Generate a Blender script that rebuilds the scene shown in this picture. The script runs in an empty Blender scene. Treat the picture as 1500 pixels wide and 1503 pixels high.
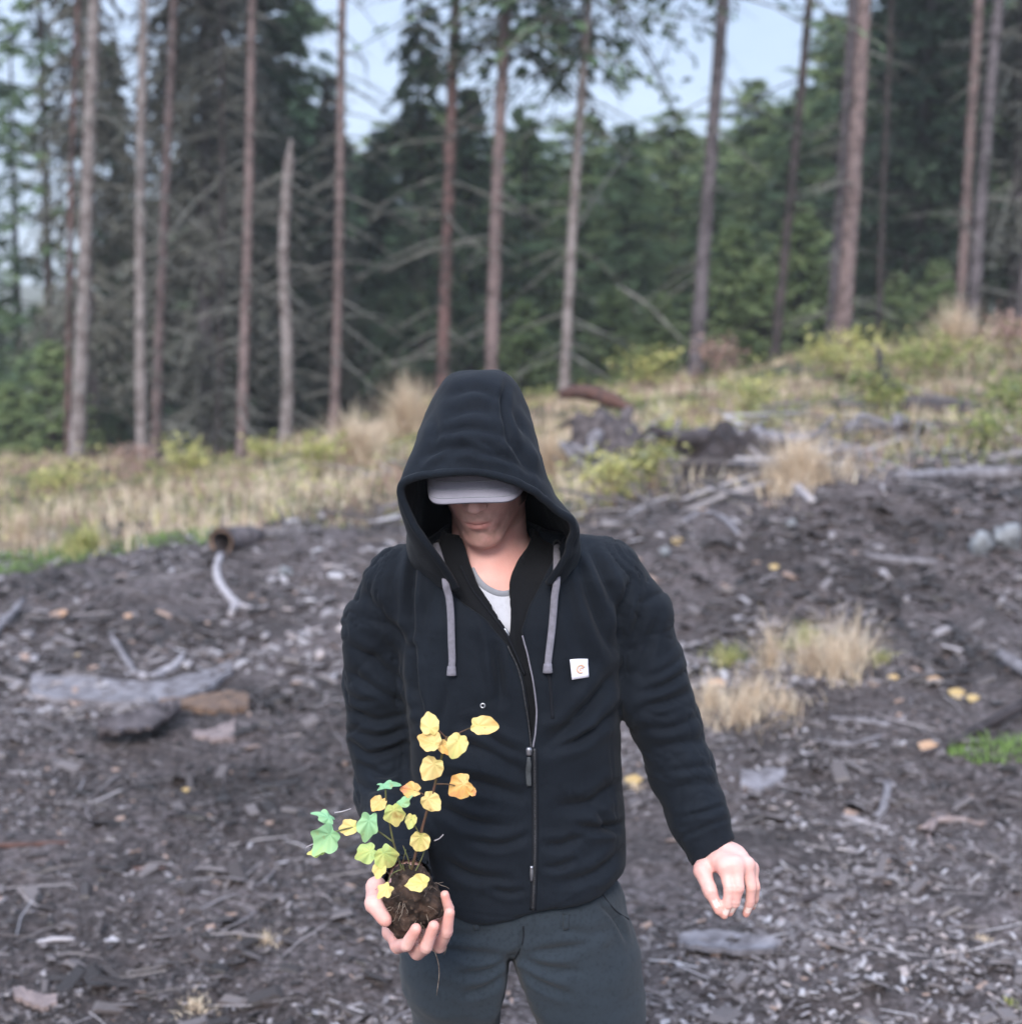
import bpy, math, random
import numpy as np
from mathutils import Vector
from mathutils.bvhtree import BVHTree

# ------------------------------------------------------------------ camera
R = math.radians
sc = bpy.context.scene
CAMZ, PITCH, FPX = 1.75, R(6.0), 2000.0          # focal length in pixels of the 1500 px wide photograph
cam_data = bpy.data.cameras.new('camera')
cam = bpy.data.objects.new('camera', cam_data)
sc.collection.objects.link(cam)
cam.location = (0, 0, CAMZ)
cam.rotation_euler = (R(90) - PITCH, 0, 0)
cam_data.sensor_width = 36
cam_data.lens = 36 * FPX / 1500
cam_data.clip_start = 0.05
cam_data.clip_end = 3000
cam_data.dof.use_dof = True
cam_data.dof.focus_distance = 1.98
cam_data.dof.aperture_fstop = 3.5
sc.camera = cam

# ------------------------------------------------------------------ sky, sun, exposure
SUN_EL, SUN_AZ = R(34), R(190)                    # azimuth clockwise from +Y (north)
world = bpy.data.worlds.new('World')
sc.world = world
world.use_nodes = True
nt = world.node_tree
nt.nodes.clear()
sky = nt.nodes.new('ShaderNodeTexSky')
sky.sky_type = 'NISHITA'
sky.sun_disc = False
sky.sun_elevation = SUN_EL
sky.sun_rotation = SUN_AZ
sky.air_density = 1.0
sky.dust_density = 2.0
tc = nt.nodes.new('ShaderNodeTexCoord')
cmap = nt.nodes.new('ShaderNodeMapping')
cmap.inputs['Scale'].default_value = (1.3, 1.3, 4.0)
cn = nt.nodes.new('ShaderNodeTexNoise')
cn.inputs['Scale'].default_value = 2.2
cn.inputs['Detail'].default_value = 5
cr = nt.nodes.new('ShaderNodeValToRGB')
cr.color_ramp.elements[0].position = 0.35
cr.color_ramp.elements[0].color = (1.50, 1.85, 2.50, 1)
cr.color_ramp.elements[1].position = 0.7
cr.color_ramp.elements[1].color = (2.3, 2.7, 3.45, 1)
mixs = nt.nodes.new('ShaderNodeMix')
mixs.data_type = 'RGBA'
mixs.inputs['Factor'].default_value = 0.80         # share of the sky the cloud deck covers
bg = nt.nodes.new('ShaderNodeBackground')
bg.inputs['Strength'].default_value = 0.1
wo = nt.nodes.new('ShaderNodeOutputWorld')
L = nt.links.new
L(tc.outputs['Generated'], cmap.inputs['Vector'])
L(cmap.outputs['Vector'], cn.inputs['Vector'])
L(cn.outputs['Fac'], cr.inputs['Fac'])
L(sky.outputs['Color'], mixs.inputs['A'])
# an overcast sky brightens from the horizon to the zenith
sx = nt.nodes.new('ShaderNodeSeparateXYZ'); L(tc.outputs['Generated'], sx.inputs[0])
gr = nt.nodes.new('ShaderNodeMapRange'); gr.inputs['To Min'].default_value = 1.0; gr.inputs['To Max'].default_value = 4.3
L(sx.outputs['Z'], gr.inputs['Value'])
vm = nt.nodes.new('ShaderNodeVectorMath'); vm.operation = 'SCALE'
L(cr.outputs['Color'], vm.inputs[0]); L(gr.outputs[0], vm.inputs['Scale'])
L(vm.outputs[0], mixs.inputs['B'])
L(mixs.outputs['Result'], bg.inputs['Color'])
L(bg.outputs['Background'], wo.inputs['Surface'])
sun_d = bpy.data.lights.new('sun', 'SUN')
sun_d.energy = 1.5
sun_d.angle = R(22)
sun_d.color = (1.0, 0.945, 0.90)
sun = bpy.data.objects.new('sun', sun_d)
sc.collection.objects.link(sun)
sdir = Vector((math.sin(SUN_AZ) * math.cos(SUN_EL), math.cos(SUN_AZ) * math.cos(SUN_EL), math.sin(SUN_EL)))
sun.rotation_euler = sdir.to_track_quat('Z', 'Y').to_euler()
sun.location = (0, 0, 30)
sc.view_settings.view_transform = 'Standard'
sc.view_settings.look = 'None'
sc.view_settings.exposure = 1.28
sc.view_settings.gamma = 1
sc.view_settings.use_curve_mapping = False
sc.render.engine = 'CYCLES'
sc.cycles.max_bounces = 6
sc.cycles.diffuse_bounces = 3
sc.cycles.transparent_max_bounces = 6

# ------------------------------------------------------------------ measuring helpers
CP, SP = math.cos(PITCH), math.sin(PITCH)
def W(px, py, Y):
    """world point at forward distance Y that a spot of the photograph shows"""
    a, b = (px - 750.0) / FPX, (751.5 - py) / FPX
    dy, dz = CP + b * SP, -SP + b * CP
    t = Y / dy
    return np.array([a * t, Y, CAMZ + dz * t])
def PX(P):
    P = np.asarray(P, float)
    d = P - np.array([0, 0, CAMZ])
    f = d[..., 1] * CP - d[..., 2] * SP
    u = d[..., 1] * SP + d[..., 2] * CP
    f = np.where(np.abs(f) < 1e-6, 1e-6, f)
    return 750 + FPX * d[..., 0] / f, 751.5 - FPX * u / f
def Ws(*pts):
    return [W(*p) for p in pts]

# ------------------------------------------------------------------ noise
def _hash(i, j, k, s):
    n = (i * 374761393 + j * 668265263 + k * 1274126177 + s * 362437) & 0xFFFFFFFF
    n = ((n ^ (n >> 13)) * 1274126177) & 0xFFFFFFFF
    n = (n ^ (n >> 16)) & 0xFFFF
    return n / 32767.5 - 1.0
def vnoise(P, s=0):
    P = np.asarray(P, float)
    i = np.floor(P).astype(np.int64)
    f = P - i
    f = f * f * (3 - 2 * f)
    r = 0
    for a in (0, 1):
        wa = f[..., 0] if a else 1 - f[..., 0]
        for b in (0, 1):
            wb = f[..., 1] if b else 1 - f[..., 1]
            for c in (0, 1):
                wc = f[..., 2] if c else 1 - f[..., 2]
                r = r + wa * wb * wc * _hash(i[..., 0] + a, i[..., 1] + b, i[..., 2] + c, s)
    return r
def fbm(P, o=4, s=0):
    P = np.asarray(P, float)
    r, a = 0, 1.0
    for k in range(o):
        r = r + a * vnoise(P * (2.03 ** k) + 17.3 * k, s + k)
        a *= 0.5
    return r
def xyz(x, y, z=0.0):
    x, y = np.broadcast_arrays(np.asarray(x, float), np.asarray(y, float))
    return np.stack([x, y, np.broadcast_to(z, x.shape)], -1)

# ------------------------------------------------------------------ mesh helpers
def new_mesh(name, V, F, mats, smooth=True, tint=None, midx=None, attrs=None):
    """V (n,3); F (m,k) array or list of such arrays"""
    V = np.asarray(V, np.float32)
    Fs = F if isinstance(F, list) else [F]
    Fs = [np.asarray(f, np.int32) for f in Fs if len(f)]
    me = bpy.data.meshes.new(name)
    nl = sum(f.size for f in Fs); nf = sum(len(f) for f in Fs)
    me.vertices.add(len(V)); me.loops.add(nl); me.polygons.add(nf)
    me.vertices.foreach_set('co', V.ravel())
    me.loops.foreach_set('vertex_index', np.concatenate([f.ravel() for f in Fs]))
    tot = np.concatenate([np.full(len(f), f.shape[1], np.int32) for f in Fs])
    st = np.zeros(nf, np.int32); st[1:] = np.cumsum(tot)[:-1]
    me.polygons.foreach_set('loop_start', st)
    me.polygons.foreach_set('loop_total', tot)
    me.polygons.foreach_set('use_smooth', np.full(nf, smooth))
    for m in (mats if isinstance(mats, (list, tuple)) else [mats]):
        me.materials.append(m)
    if midx is not None:
        me.polygons.foreach_set('material_index', np.asarray(midx, np.int32))
    if tint is not None:
        attrs = dict(attrs or {}); attrs['tint'] = tint
    for k, v in (attrs or {}).items():
        a = me.attributes.new(k, 'FLOAT', 'POINT')
        a.data.foreach_set('value', np.asarray(v, np.float32))
    me.update(calc_edges=True)
    me.validate()
    return me
BASE = {}
def place(o, parent=None, loc=(0, 0, 0)):
    sc.collection.objects.link(o)
    if parent is not None:
        o.parent = parent
    else:
        o.location = tuple(float(v) for v in loc)
    return o
def wloc(o):
    v = np.zeros(3)
    while o is not None:
        v = v + np.array(o.location)
        o = o.parent
    return v
def obj(name, V, F, mats, parent=None, origin=None, **kw):
    """ONE mesh object from world-space vertices"""
    off = wloc(parent) if parent is not None else (np.array(origin, float) if origin is not None else np.zeros(3))
    me = new_mesh(name, np.asarray(V, float) - off, F, mats, **kw)
    o = bpy.data.objects.new(name, me)
    return place(o, parent, off)
def thing(name, label, cat, loc, group=None):
    o = bpy.data.objects.new(name, None)
    o.empty_display_size = 0.2
    place(o, None, loc)
    return tag(o, label, cat, group)
def tag(o, label, cat, group=None, kind=None):
    if label: o['label'] = label
    if cat: o['category'] = cat
    if group: o['group'] = group
    if kind: o['kind'] = kind
    return o
def struct(o):
    o['kind'] = 'structure'
    return o
def copy_tree(o, parent=None):
    c = o.copy()
    sc.collection.objects.link(c)
    c.parent = parent
    for ch in list(o.children):
        copy_tree(ch, c)
    return c
def join(parts):
    """[(V, F)] -> V, [F...] grouped by face size"""
    Vs, by, n = [], {}, 0
    for V, F in parts:
        V = np.asarray(V, float)
        for f in (F if isinstance(F, list) else [F]):
            f = np.asarray(f)
            if len(f): by.setdefault(f.shape[1], []).append(f + n)
        Vs.append(V); n += len(V)
    return np.concatenate(Vs), [np.concatenate(v) for v in by.values()]
def spline(pts, n):
    """Catmull-Rom through pts, n samples"""
    P = np.asarray(pts, float)
    if len(P) == 2:
        t = np.linspace(0, 1, n)[:, None]
        return P[0] * (1 - t) + P[1] * t
    E = np.vstack([2 * P[0] - P[1], P, 2 * P[-1] - P[-2]])
    t = np.linspace(0, len(P) - 1 - 1e-9, n)
    i = t.astype(int); f = (t - i)[:, None]
    a, b, c, d = E[i], E[i + 1], E[i + 2], E[i + 3]
    return 0.5 * ((2 * b) + (-a + c) * f + (2 * a - 5 * b + 4 * c - d) * f ** 2 + (-a + 3 * b - 3 * c + d) * f ** 3)
def tube(pts, rad, sides=8, n=None, flat=None, cap=True, normal=None, rough=0.0, seed=0):
    """tube along pts; rad scalar or list; flat = height/width ratio with normal = thin direction"""
    P = spline(pts, n) if n else np.asarray(pts, float)
    m = len(P)
    r = np.interp(np.linspace(0, 1, m), np.linspace(0, 1, len(np.atleast_1d(rad))), np.atleast_1d(rad)) if np.ndim(rad) else np.full(m, rad)
    T = np.gradient(P, axis=0)
    T /= np.linalg.norm(T, axis=1, keepdims=True) + 1e-12
    ref = np.array(normal if normal is not None else ([0, 0, 1] if abs(T[:, 2]).mean() < 0.8 else [1, 0, 0]), float)
    if ref.ndim == 1: ref = np.tile(ref, (m, 1))
    A = np.cross(T, ref); A /= np.linalg.norm(A, axis=1, keepdims=True) + 1e-12
    B = np.cross(A, T)
    th = np.linspace(0, 2 * np.pi, sides, endpoint=False)
    rr = r[:, None] * np.ones(sides)
    if rough:
        q = P[:, None, :] + (A[:, None] * np.cos(th)[None, :, None] + B[:, None] * np.sin(th)[None, :, None]) * rr[..., None]
        rr = rr * (1 + rough * fbm(q / max(r.mean(), 1e-4) * 0.7 + seed, 3, seed))
    f = 1.0 if flat is None else flat
    V = P[:, None, :] + A[:, None] * (np.cos(th) * rr)[..., None] + B[:, None] * (np.sin(th) * rr * f)[..., None]
    V = V.reshape(-1, 3)
    i = np.arange(m - 1)[:, None] * sides; j = np.arange(sides)[None]
    k = (j + 1) % sides
    Q = np.stack([i + j, i + k, i + k + sides, i + j + sides], -1).reshape(-1, 4)
    if not cap: return V, [Q]
    V = np.vstack([V, P[0], P[-1]])
    a, b = m * sides, m * sides + 1
    jj = np.arange(sides); kk = (jj + 1) % sides
    T1 = np.stack([np.full(sides, a), kk, jj], -1)
    T2 = np.stack([np.full(sides, b), jj + (m - 1) * sides, kk + (m - 1) * sides], -1)
    return V, [Q, np.vstack([T1, T2])]
def many(TV, TF, M, off):
    """template repeated: M (n,3,3) matrices, off (n,3)"""
    V = np.einsum('nij,vj->nvi', M, TV) + off[:, None]
    n, v = len(M), len(TV)
    F = (TF[None] + (np.arange(n) * v)[:, None, None]).reshape(-1, TF.shape[1])
    return V.reshape(-1, 3), F
def rots(rng, n, tilt=np.pi, sx=None, sy=None, sz=None):
    """random matrices: yaw any, tilt up to tilt, scales"""
    yaw = rng.uniform(0, 2 * np.pi, n); a = rng.uniform(-tilt, tilt, n); b = rng.uniform(-tilt, tilt, n)
    cz, sz_ = np.cos(yaw), np.sin(yaw)
    Z = np.zeros((n, 3, 3)); Z[:, 0, 0] = cz; Z[:, 0, 1] = -sz_; Z[:, 1, 0] = sz_; Z[:, 1, 1] = cz; Z[:, 2, 2] = 1
    X = np.zeros((n, 3, 3)); X[:, 0, 0] = 1; X[:, 1, 1] = np.cos(a); X[:, 1, 2] = -np.sin(a); X[:, 2, 1] = np.sin(a); X[:, 2, 2] = np.cos(a)
    Yy = np.zeros((n, 3, 3)); Yy[:, 1, 1] = 1; Yy[:, 0, 0] = np.cos(b); Yy[:, 0, 2] = np.sin(b); Yy[:, 2, 0] = -np.sin(b); Yy[:, 2, 2] = np.cos(b)
    M = Z @ X @ Yy
    S = np.stack([np.ones(n) if q is None else q for q in (sx, sy, sz)], -1)
    return M * S[:, None, :]

# ------------------------------------------------------------------ materials
def mat(name, col, rough=0.8, noise=None, bump=None, tint=None, sheen=0, sub=0, spec=0.3, metal=0, trans=0, coords='Object'):
    """col: (r,g,b) ; noise=(scale, colour2, contrast lo, hi[, detail]) ; tint=[(pos, rgb)...] ramp over the point attribute 'tint' ; bump=(scale, strength, distance)"""
    m = bpy.data.materials.new(name); m.use_nodes = True
    n = m.node_tree.nodes; l = m.node_tree.links.new
    b = n['Principled BSDF']
    b.inputs['Roughness'].default_value = rough
    b.inputs['Metallic'].default_value = metal
    b.inputs['Specular IOR Level'].default_value = spec
    b.inputs['Base Color'].default_value = (*col, 1)
    if sheen:
        b.inputs['Sheen Weight'].default_value = sheen
        b.inputs['Sheen Roughness'].default_value = 0.6
    if sub:
        b.inputs['Subsurface Weight'].default_value = sub
        b.inputs['Subsurface Radius'].default_value = (0.012, 0.005, 0.003)
        b.inputs['Subsurface Scale'].default_value = 1.0
    t = n.new('ShaderNodeTexCoord')
    cur = None
    if tint:
        at = n.new('ShaderNodeAttribute'); at.attribute_name = 'tint'
        r = n.new('ShaderNodeValToRGB')
        e = r.color_ramp.elements
        while len(e) < len(tint): e.new(0.5)
        for q, (p, c) in zip(e, tint):
            q.position = p; q.color = (*c, 1)
        l(at.outputs['Fac'], r.inputs['Fac'])
        cur = r.outputs['Color']
    if noise:
        for nz in (noise if isinstance(noise, list) else [noise]):
            tx = n.new('ShaderNodeTexNoise'); tx.inputs['Scale'].default_value = nz[0]
            tx.inputs['Detail'].default_value = nz[4] if len(nz) > 4 else 5
            l(t.outputs[coords], tx.inputs['Vector'])
            mr = n.new('ShaderNodeMapRange'); mr.inputs['From Min'].default_value = nz[2]; mr.inputs['From Max'].default_value = nz[3]
            l(tx.outputs['Fac'], mr.inputs['Value'])
            mx = n.new('ShaderNodeMix'); mx.data_type = 'RGBA'
            l(mr.outputs['Result'], mx.inputs['Factor'])
            if cur is None: mx.inputs['A'].default_value = (*col, 1)
            else: l(cur, mx.inputs['A'])
            mx.inputs['B'].default_value = (*nz[1], 1)
            cur = mx.outputs['Result']
    if cur is not None: l(cur, b.inputs['Base Color'])
    if bump:
        last = None
        for bp in (bump if isinstance(bump, list) else [bump]):
            tx = n.new('ShaderNodeTexNoise'); tx.inputs['Scale'].default_value = bp[0]; tx.inputs['Detail'].default_value = 5
            l(t.outputs[coords], tx.inputs['Vector'])
            bn = n.new('ShaderNodeBump'); bn.inputs['Strength'].default_value = bp[1]; bn.inputs['Distance'].default_value = bp[2]
            l(tx.outputs['Fac'], bn.inputs['Height'])
            if last: l(last, bn.inputs['Normal'])
            last = bn.outputs['Normal']
        l(last, b.inputs['Normal'])
    if trans:
        tr = n.new('ShaderNodeBsdfTranslucent'); ms = n.new('ShaderNodeMixShader'); ms.inputs['Fac'].default_value = trans
        if cur is not None: l(cur, tr.inputs['Color'])
        else: tr.inputs['Color'].default_value = (*col, 1)
        l(b.outputs[0], ms.inputs[1]); l(tr.outputs[0], ms.inputs[2])
        l(ms.outputs[0], n['Material Output'].inputs['Surface'])
    return m
# ------------------------------------------------------------------ terrain
# heights from the picture rows in which the ground lies at set distances, per direction
_cols = np.array([-1500, -600, 0, 300, 480, 640, 820, 1020, 1200, 1500, 2100, 3000], float)
_u = (_cols - 750) / FPX
def _z(rows, Y):
    return np.array([W(750, r, Y)[2] for r in rows])
_Y = np.array([-30, 0, 3.2, 5.0, 7.0, 10.0, 11.5, 15.0, 24.0, 34.0, 60.0, 120.0, 400.0, 1200.0])
_tab = np.zeros((len(_Y), len(_cols)))
_tab[3] = [0.02] * 12
_tab[4] = [.10, .08, .09, .10, .10, .11, .13, .17, .24, .26, .3, .4]
_tab[5] = _z([835, 835, 826, 798, 792, 788, 776, 742, 716, 712, 700, 690], 10.0)
_tab[6] = _tab[5] + np.array([-.16, -.16, -.16, -.12, -.08, -.02, .06, .10, .10, .12, .2, .3])
_tab[7] = _z([752, 752, 748, 736, 722, 698, 682, 644, 612, 600, 590, 580], 15.0)
_tab[8] = _z([695, 695, 688, 678, 655, 614, 590, 562, 524, 502, 480, 460], 24.0)
_tab[9] = _z([712, 712, 705, 695, 672, 632, 608, 580, 542, 516, 500, 480], 34.0)
_tab[10] = _tab[9] + np.array([-1, -1, -1, -1, -.6, 0, .5, 1, 1.5, 2, 3, 4])
_tab[11] = _tab[10] + np.array([-1, -1, -1, -.5, 0, 1, 2, 3, 4, 6, 7, 8])
_tab[12] = np.array([24, 24, 25, 22, 18, 16, 18, 20, 22, 24, 25, 25])
_tab[13] = _tab[12]
def ground_z(x, y, detail=True):
    x = np.asarray(x, float); y = np.asarray(y, float)
    u = np.clip(x / np.maximum(np.abs(y), 2.5), _u[0], _u[-1])
    ci = np.interp(u, _u, np.arange(len(_u)))
    ri = np.interp(y, _Y, np.arange(len(_Y)))
    c0 = np.clip(ci.astype(int), 0, len(_u) - 2); r0 = np.clip(ri.astype(int), 0, len(_Y) - 2)
    fc, fr = ci - c0, ri - r0
    fc = fc * fc * (3 - 2 * fc); fr = np.where(r0 >= 4, fr * fr * (3 - 2 * fr), fr)
    z = (_tab[r0, c0] * (1 - fc) + _tab[r0, c0 + 1] * fc) * (1 - fr) + (_tab[r0 + 1, c0] * (1 - fc) + _tab[r0 + 1, c0 + 1] * fc) * fr
    far = np.clip((y - 4) / 6, 0, 1)
    near = np.clip(1 - np.abs(y) / 40, 0, 1)
    p = xyz(x, y)
    z = z + near * far * 0.09 * fbm(p * 0.8, 3, 5) + near * 0.020 * fbm(p * 2.3, 3, 9)
    if detail:
        z = z + near * (0.017 * fbm(p * 9, 3, 21) + 0.008 * vnoise(p * 37, 33)) * np.clip(1.6 - y / 20, 0.3, 1)
    return z
def on_ground(px, py, Y0=2.4, Y1=60):
    """where the line of sight through a spot of the photograph meets the ground"""
    ys = np.geomspace(Y0, Y1, 600)
    P = np.array([W(px, py, y) for y in ys])
    g = ground_z(P[:, 0], P[:, 1], False)
    k = np.nonzero(P[:, 2] <= g)[0]
    i = k[0] if len(k) else len(ys) - 1
    return np.array([P[i, 0], P[i, 1], g[i]])

def dirt_material():
    m = bpy.data.materials.new('wet_bark_soil'); m.use_nodes = True
    n = m.node_tree.nodes; l = m.node_tree.links.new
    b = n['Principled BSDF']; b.inputs['Specular IOR Level'].default_value = 0.35
    t = n.new('ShaderNodeTexCoord')
    def nz(s, d=6, r=0.6):
        x = n.new('ShaderNodeTexNoise'); x.inputs['Scale'].default_value = s; x.inputs['Detail'].default_value = d; x.inputs['Roughness'].default_value = r
        l(t.outputs['Object'], x.inputs['Vector']); return x.outputs['Fac']
    def ramp(f, st):
        x = n.new('ShaderNodeValToRGB'); e = x.color_ramp.elements
        while len(e) < len(st): e.new(0.5)
        for q, (p, c) in zip(e, st): q.position = p; q.color = (*c, 1)
        l(f, x.inputs['Fac']); return x.outputs['Color']
    a = ramp(nz(28, 8, .72), [(0.30, (.015, .011, .010)), (0.46, (.064, .052, .050)), (0.59, (.145, .124, .124)), (0.74, (.31, .285, .295))])
    c = ramp(nz(1.3, 4), [(0.36, (.42, .37, .35)), (0.62, (1.22, 1.17, 1.18))])
    mx = n.new('ShaderNodeMix'); mx.data_type = 'RGBA'; mx.blend_type = 'MULTIPLY'; mx.inputs['Factor'].default_value = 1
    l(a, mx.inputs['A']); l(c, mx.inputs['B'])
    # beyond the churned soil the ground is litter and moss
    g = n.new('ShaderNodeSeparateXYZ'); l(t.outputs['Object'], g.inputs[0])
    mr = n.new('ShaderNodeMapRange'); mr.inputs['From Min'].default_value = 10.3; mr.inputs['From Max'].default_value = 13
    ad = n.new('ShaderNodeMath'); ad.operation = 'MULTIPLY_ADD'; ad.inputs[1].default_value = 3.0
    l(nz(0.9, 3), ad.inputs[0]); l(g.outputs['Y'], ad.inputs[2]); 
    sb = n.new('ShaderNodeMath'); sb.operation = 'SUBTRACT'; sb.inputs[1].default_value = 1.5
    l(ad.outputs[0], sb.inputs[0]); l(sb.outputs[0], mr.inputs['Value'])
    gc = ramp(nz(6, 5), [(0.35, (.035, .03, .018)), (0.5, (.085, .075, .035)), (0.7, (.10, .12, .04))])
    m2 = n.new('ShaderNodeMix'); m2.data_type = 'RGBA'
    l(mr.outputs[0], m2.inputs['Factor']); l(mx.outputs['Result'], m2.inputs['A']); l(gc, m2.inputs['B'])
    l(m2.outputs['Result'], b.inputs['Base Color'])
    rr = n.new('ShaderNodeMapRange'); rr.inputs['To Min'].default_value = 0.45; rr.inputs['To Max'].default_value = 0.9
    l(nz(9, 4), rr.inputs['Value']); l(rr.outputs[0], b.inputs['Roughness'])
    bn = n.new('ShaderNodeBump'); bn.inputs['Strength'].default_value = 0.9; bn.inputs['Distance'].default_value = 0.02
    l(nz(45, 6, .7), bn.inputs['Height']); l(bn.outputs['Normal'], b.inputs['Normal'])
    return m
M_DIRT = dirt_material()

def build_ground():
    g = 1.022
    s = [0.03 * i for i in range(0, 130)]
    while s[-1] < 380: s.append(s[-1] * g + 0.0)
    s = np.array(s); xs = np.concatenate([-s[::-1][:-1], s])
    yy = [0.03 * i for i in range(-20, 330)]
    while yy[-1] < 400: yy.append(yy[-1] * 1.012)
    ys = np.concatenate([[-25, -15, -8, -4, -2, -1], yy])
    X, Y = np.meshgrid(xs, ys)
    Z = ground_z(X, Y)
    V = np.stack([X, Y, Z], -1).reshape(-1, 3)
    nx, ny = len(xs), len(ys)
    i, j = np.meshgrid(np.arange(ny - 1), np.arange(nx - 1), indexing='ij')
    a = (i * nx + j).ravel()
    F = np.stack([a, a + 1, a + 1 + nx, a + nx], -1)
    return struct(obj('ground', V, F, M_DIRT))
build_ground()

# ------------------------------------------------------------------ litter of chips, bark and twigs (nobody could count it)
WOOD_RAMP = [(0.0, (.020, .015, .014)), (0.28, (.062, .049, .047)), (0.54, (.145, .124, .124)), (0.78, (.27, .245, .255)), (0.94, (.41, .39, .41)), (1.0, (.29, .20, .16))]
M_CHIP = mat('wet_wood_litter', (.1, .08, .08), 0.48, tint=WOOD_RAMP, bump=(60, .5, .004), spec=0.4)
M_LEAFLIT = mat('fallen_leaf', (.4, .25, .05), 0.7, tint=[(0, (.18, .10, .05)), (.4, (.36, .23, .09)), (.7, (.44, .32, .15)), (1, (.42, .26, .18))])
CHIP_V = np.array([[-.5, -.28, -.1], [.45, -.33, -.12], [.55, .2, -.1], [-.4, .35, -.1], [-.38, -.2, .12], [.3, -.25, .16], [.42, .12, .1], [-.3, .22, .14]])
CHIP_F = np.array([[4, 5, 6, 7], [0, 1, 5, 4], [1, 2, 6, 5], [2, 3, 7, 6], [3, 0, 4, 7]])
TWIG_V = np.array([[-.5, 0, .0], [-.5, .02, .0], [-.5, .01, .02], [.02, .05, .01], [.02, .075, .01], [.02, .06, .035], [.5, -.01, .0], [.5, .005, .0], [.5, 0, .012]])
TWIG_F = np.array([[0, 1, 4, 3], [1, 2, 5, 4], [2, 0, 3, 5], [3, 4, 7, 6], [4, 5, 8, 7], [5, 3, 6, 8]])
def scatter_ground(rng, n, y0, y1, power=1.0, margin=0.9):
    y = y0 + (y1 - y0) * rng.uniform(0, 1, n) ** power
    x = rng.uniform(-1, 1, n) * (0.42 * y + margin)
    return x, y
def build_litter():
    rng = np.random.default_rng(4)
    def chips(name, n, y0, y1, s0, s1, thin, lbl, tmax=.97):
        x, y = scatter_ground(rng, n, y0, y1, 1.15)
        clump = fbm(xyz(x, y) * 2.1, 3, 77)
        keep = clump + rng.uniform(-.9, .9, n) > -0.35
        x, y = x[keep], y[keep]; n = len(x)
        z = ground_z(x, y)
        s = s0 * (s1 / s0) ** (rng.uniform(0, 1, n) ** 1.9)
        M = rots(rng, n, 0.5, s * rng.uniform(.6, 1.25, n), s * rng.uniform(.45, 1.0, n), s * thin * rng.uniform(.5, 1.6, n))
        V, F = many(CHIP_V, CHIP_F, M, np.stack([x, y, z + 0.15 * s], -1))
        t = np.clip(rng.beta(1.5, 2.5, n) + 0.34 * fbm(xyz(x, y) * 0.9, 2, 12), 0, tmax)
        t[rng.uniform(0, 1, n) < .02] = 1.0
        o = obj(name, V, F, M_CHIP, smooth=False, tint=np.repeat(t, len(CHIP_V)))
        tag(o, lbl, 'litter', kind='stuff')
    chips('bark_litter', 135000, 2.2, 7.0, .006, .042, .45, 'damp grey brown bark and wood chips strewn over the near ground')
    chips('coarse_litter', 26000, 6.5, 13.0, .03, .13, .45, 'churned grey clods and wood scraps covering the low dirt bank')
    chips('bark_scraps', 2600, 2.3, 8.0, .05, .13, .35, 'larger flat bark scraps and soil clods lying among the finer litter', .5)
    n = 3000
    x, y = scatter_ground(rng, n, 2.3, 11.0, 1.2)
    s = (.04 + .22 * rng.uniform(0, 1, n) ** 2.2) * (0.6 + y / 12)
    M = rots(rng, n, 0.22, s, s, s * .8)
    V, F = many(TWIG_V, TWIG_F, M, np.stack([x, y, ground_z(x, y) + .01], -1))
    o = obj('twig_litter', V, F, M_CHIP, smooth=False, tint=np.repeat(np.clip(rng.beta(2.2, 1.7, n), 0, .96), len(TWIG_V)))
    tag(o, 'thin broken twigs and root threads lying criss-cross on the soil', 'litter', kind='stuff')
    n = 900
    y = rng.uniform(9.2, 17, n); x = rng.uniform(-.12, .46, n) * y
    keep = fbm(xyz(x, y) * .9, 2, 91) > -.1; x, y = x[keep], y[keep]; n = len(x)
    s = .25 + .9 * rng.uniform(0, 1, n) ** 3
    M = rots(rng, n, .35, s, s * rng.uniform(.8, 1.8, n), s * rng.uniform(.8, 1.6, n))
    V, F = many(TWIG_V, TWIG_F, M, np.stack([x, y, ground_z(x, y) + rng.uniform(.01, .16, n)], -1))
    o = obj('slash', V, F, M_CHIP, smooth=False, tint=np.repeat(np.clip(rng.beta(1.6, 1.6, n), 0, .93), len(TWIG_V)))
    tag(o, 'tangle of cut branches and roots strewn over the right bank', 'branches', kind='stuff')
build_litter()

# ------------------------------------------------------------------ logs, bark slabs, sticks
def woodmat(name, c1, c2, rough=.75, scale=14, bumpd=.01):
    m = mat(name, c1, rough, noise=(scale, c2, .35, .65, 8), bump=[(scale * 1.7, .7, bumpd), (scale * 6, .5, bumpd * .4)], coords='Object')
    return m
M_PALE = woodmat('bleached_wood', (.44, .41, .43), (.27, .245, .26))
M_GREYW = woodmat('weathered_wood', (.25, .235, .255), (.11, .098, .105))
M_DARKW = woodmat('dark_wet_wood', (.055, .045, .048), (.022, .017, .018))
M_BROWNW = woodmat('broken_brown_wood', (.20, .125, .085), (.11, .075, .06))
M_REDW = woodmat('reddish_bark', (.135, .068, .054), (.05, .028, .025))
M_PINKW = woodmat('pinkish_split_wood', (.30, .235, .225), (.17, .13, .125))
M_BARKDK = woodmat('flaking_bark', (.13, .11, .115), (.035, .028, .03))
M_STONE = mat('pale_stone', (.24, .25, .265), .8, noise=(9, (.11, .115, .125), .4, .6), bump=(20, .6, .02))

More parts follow.
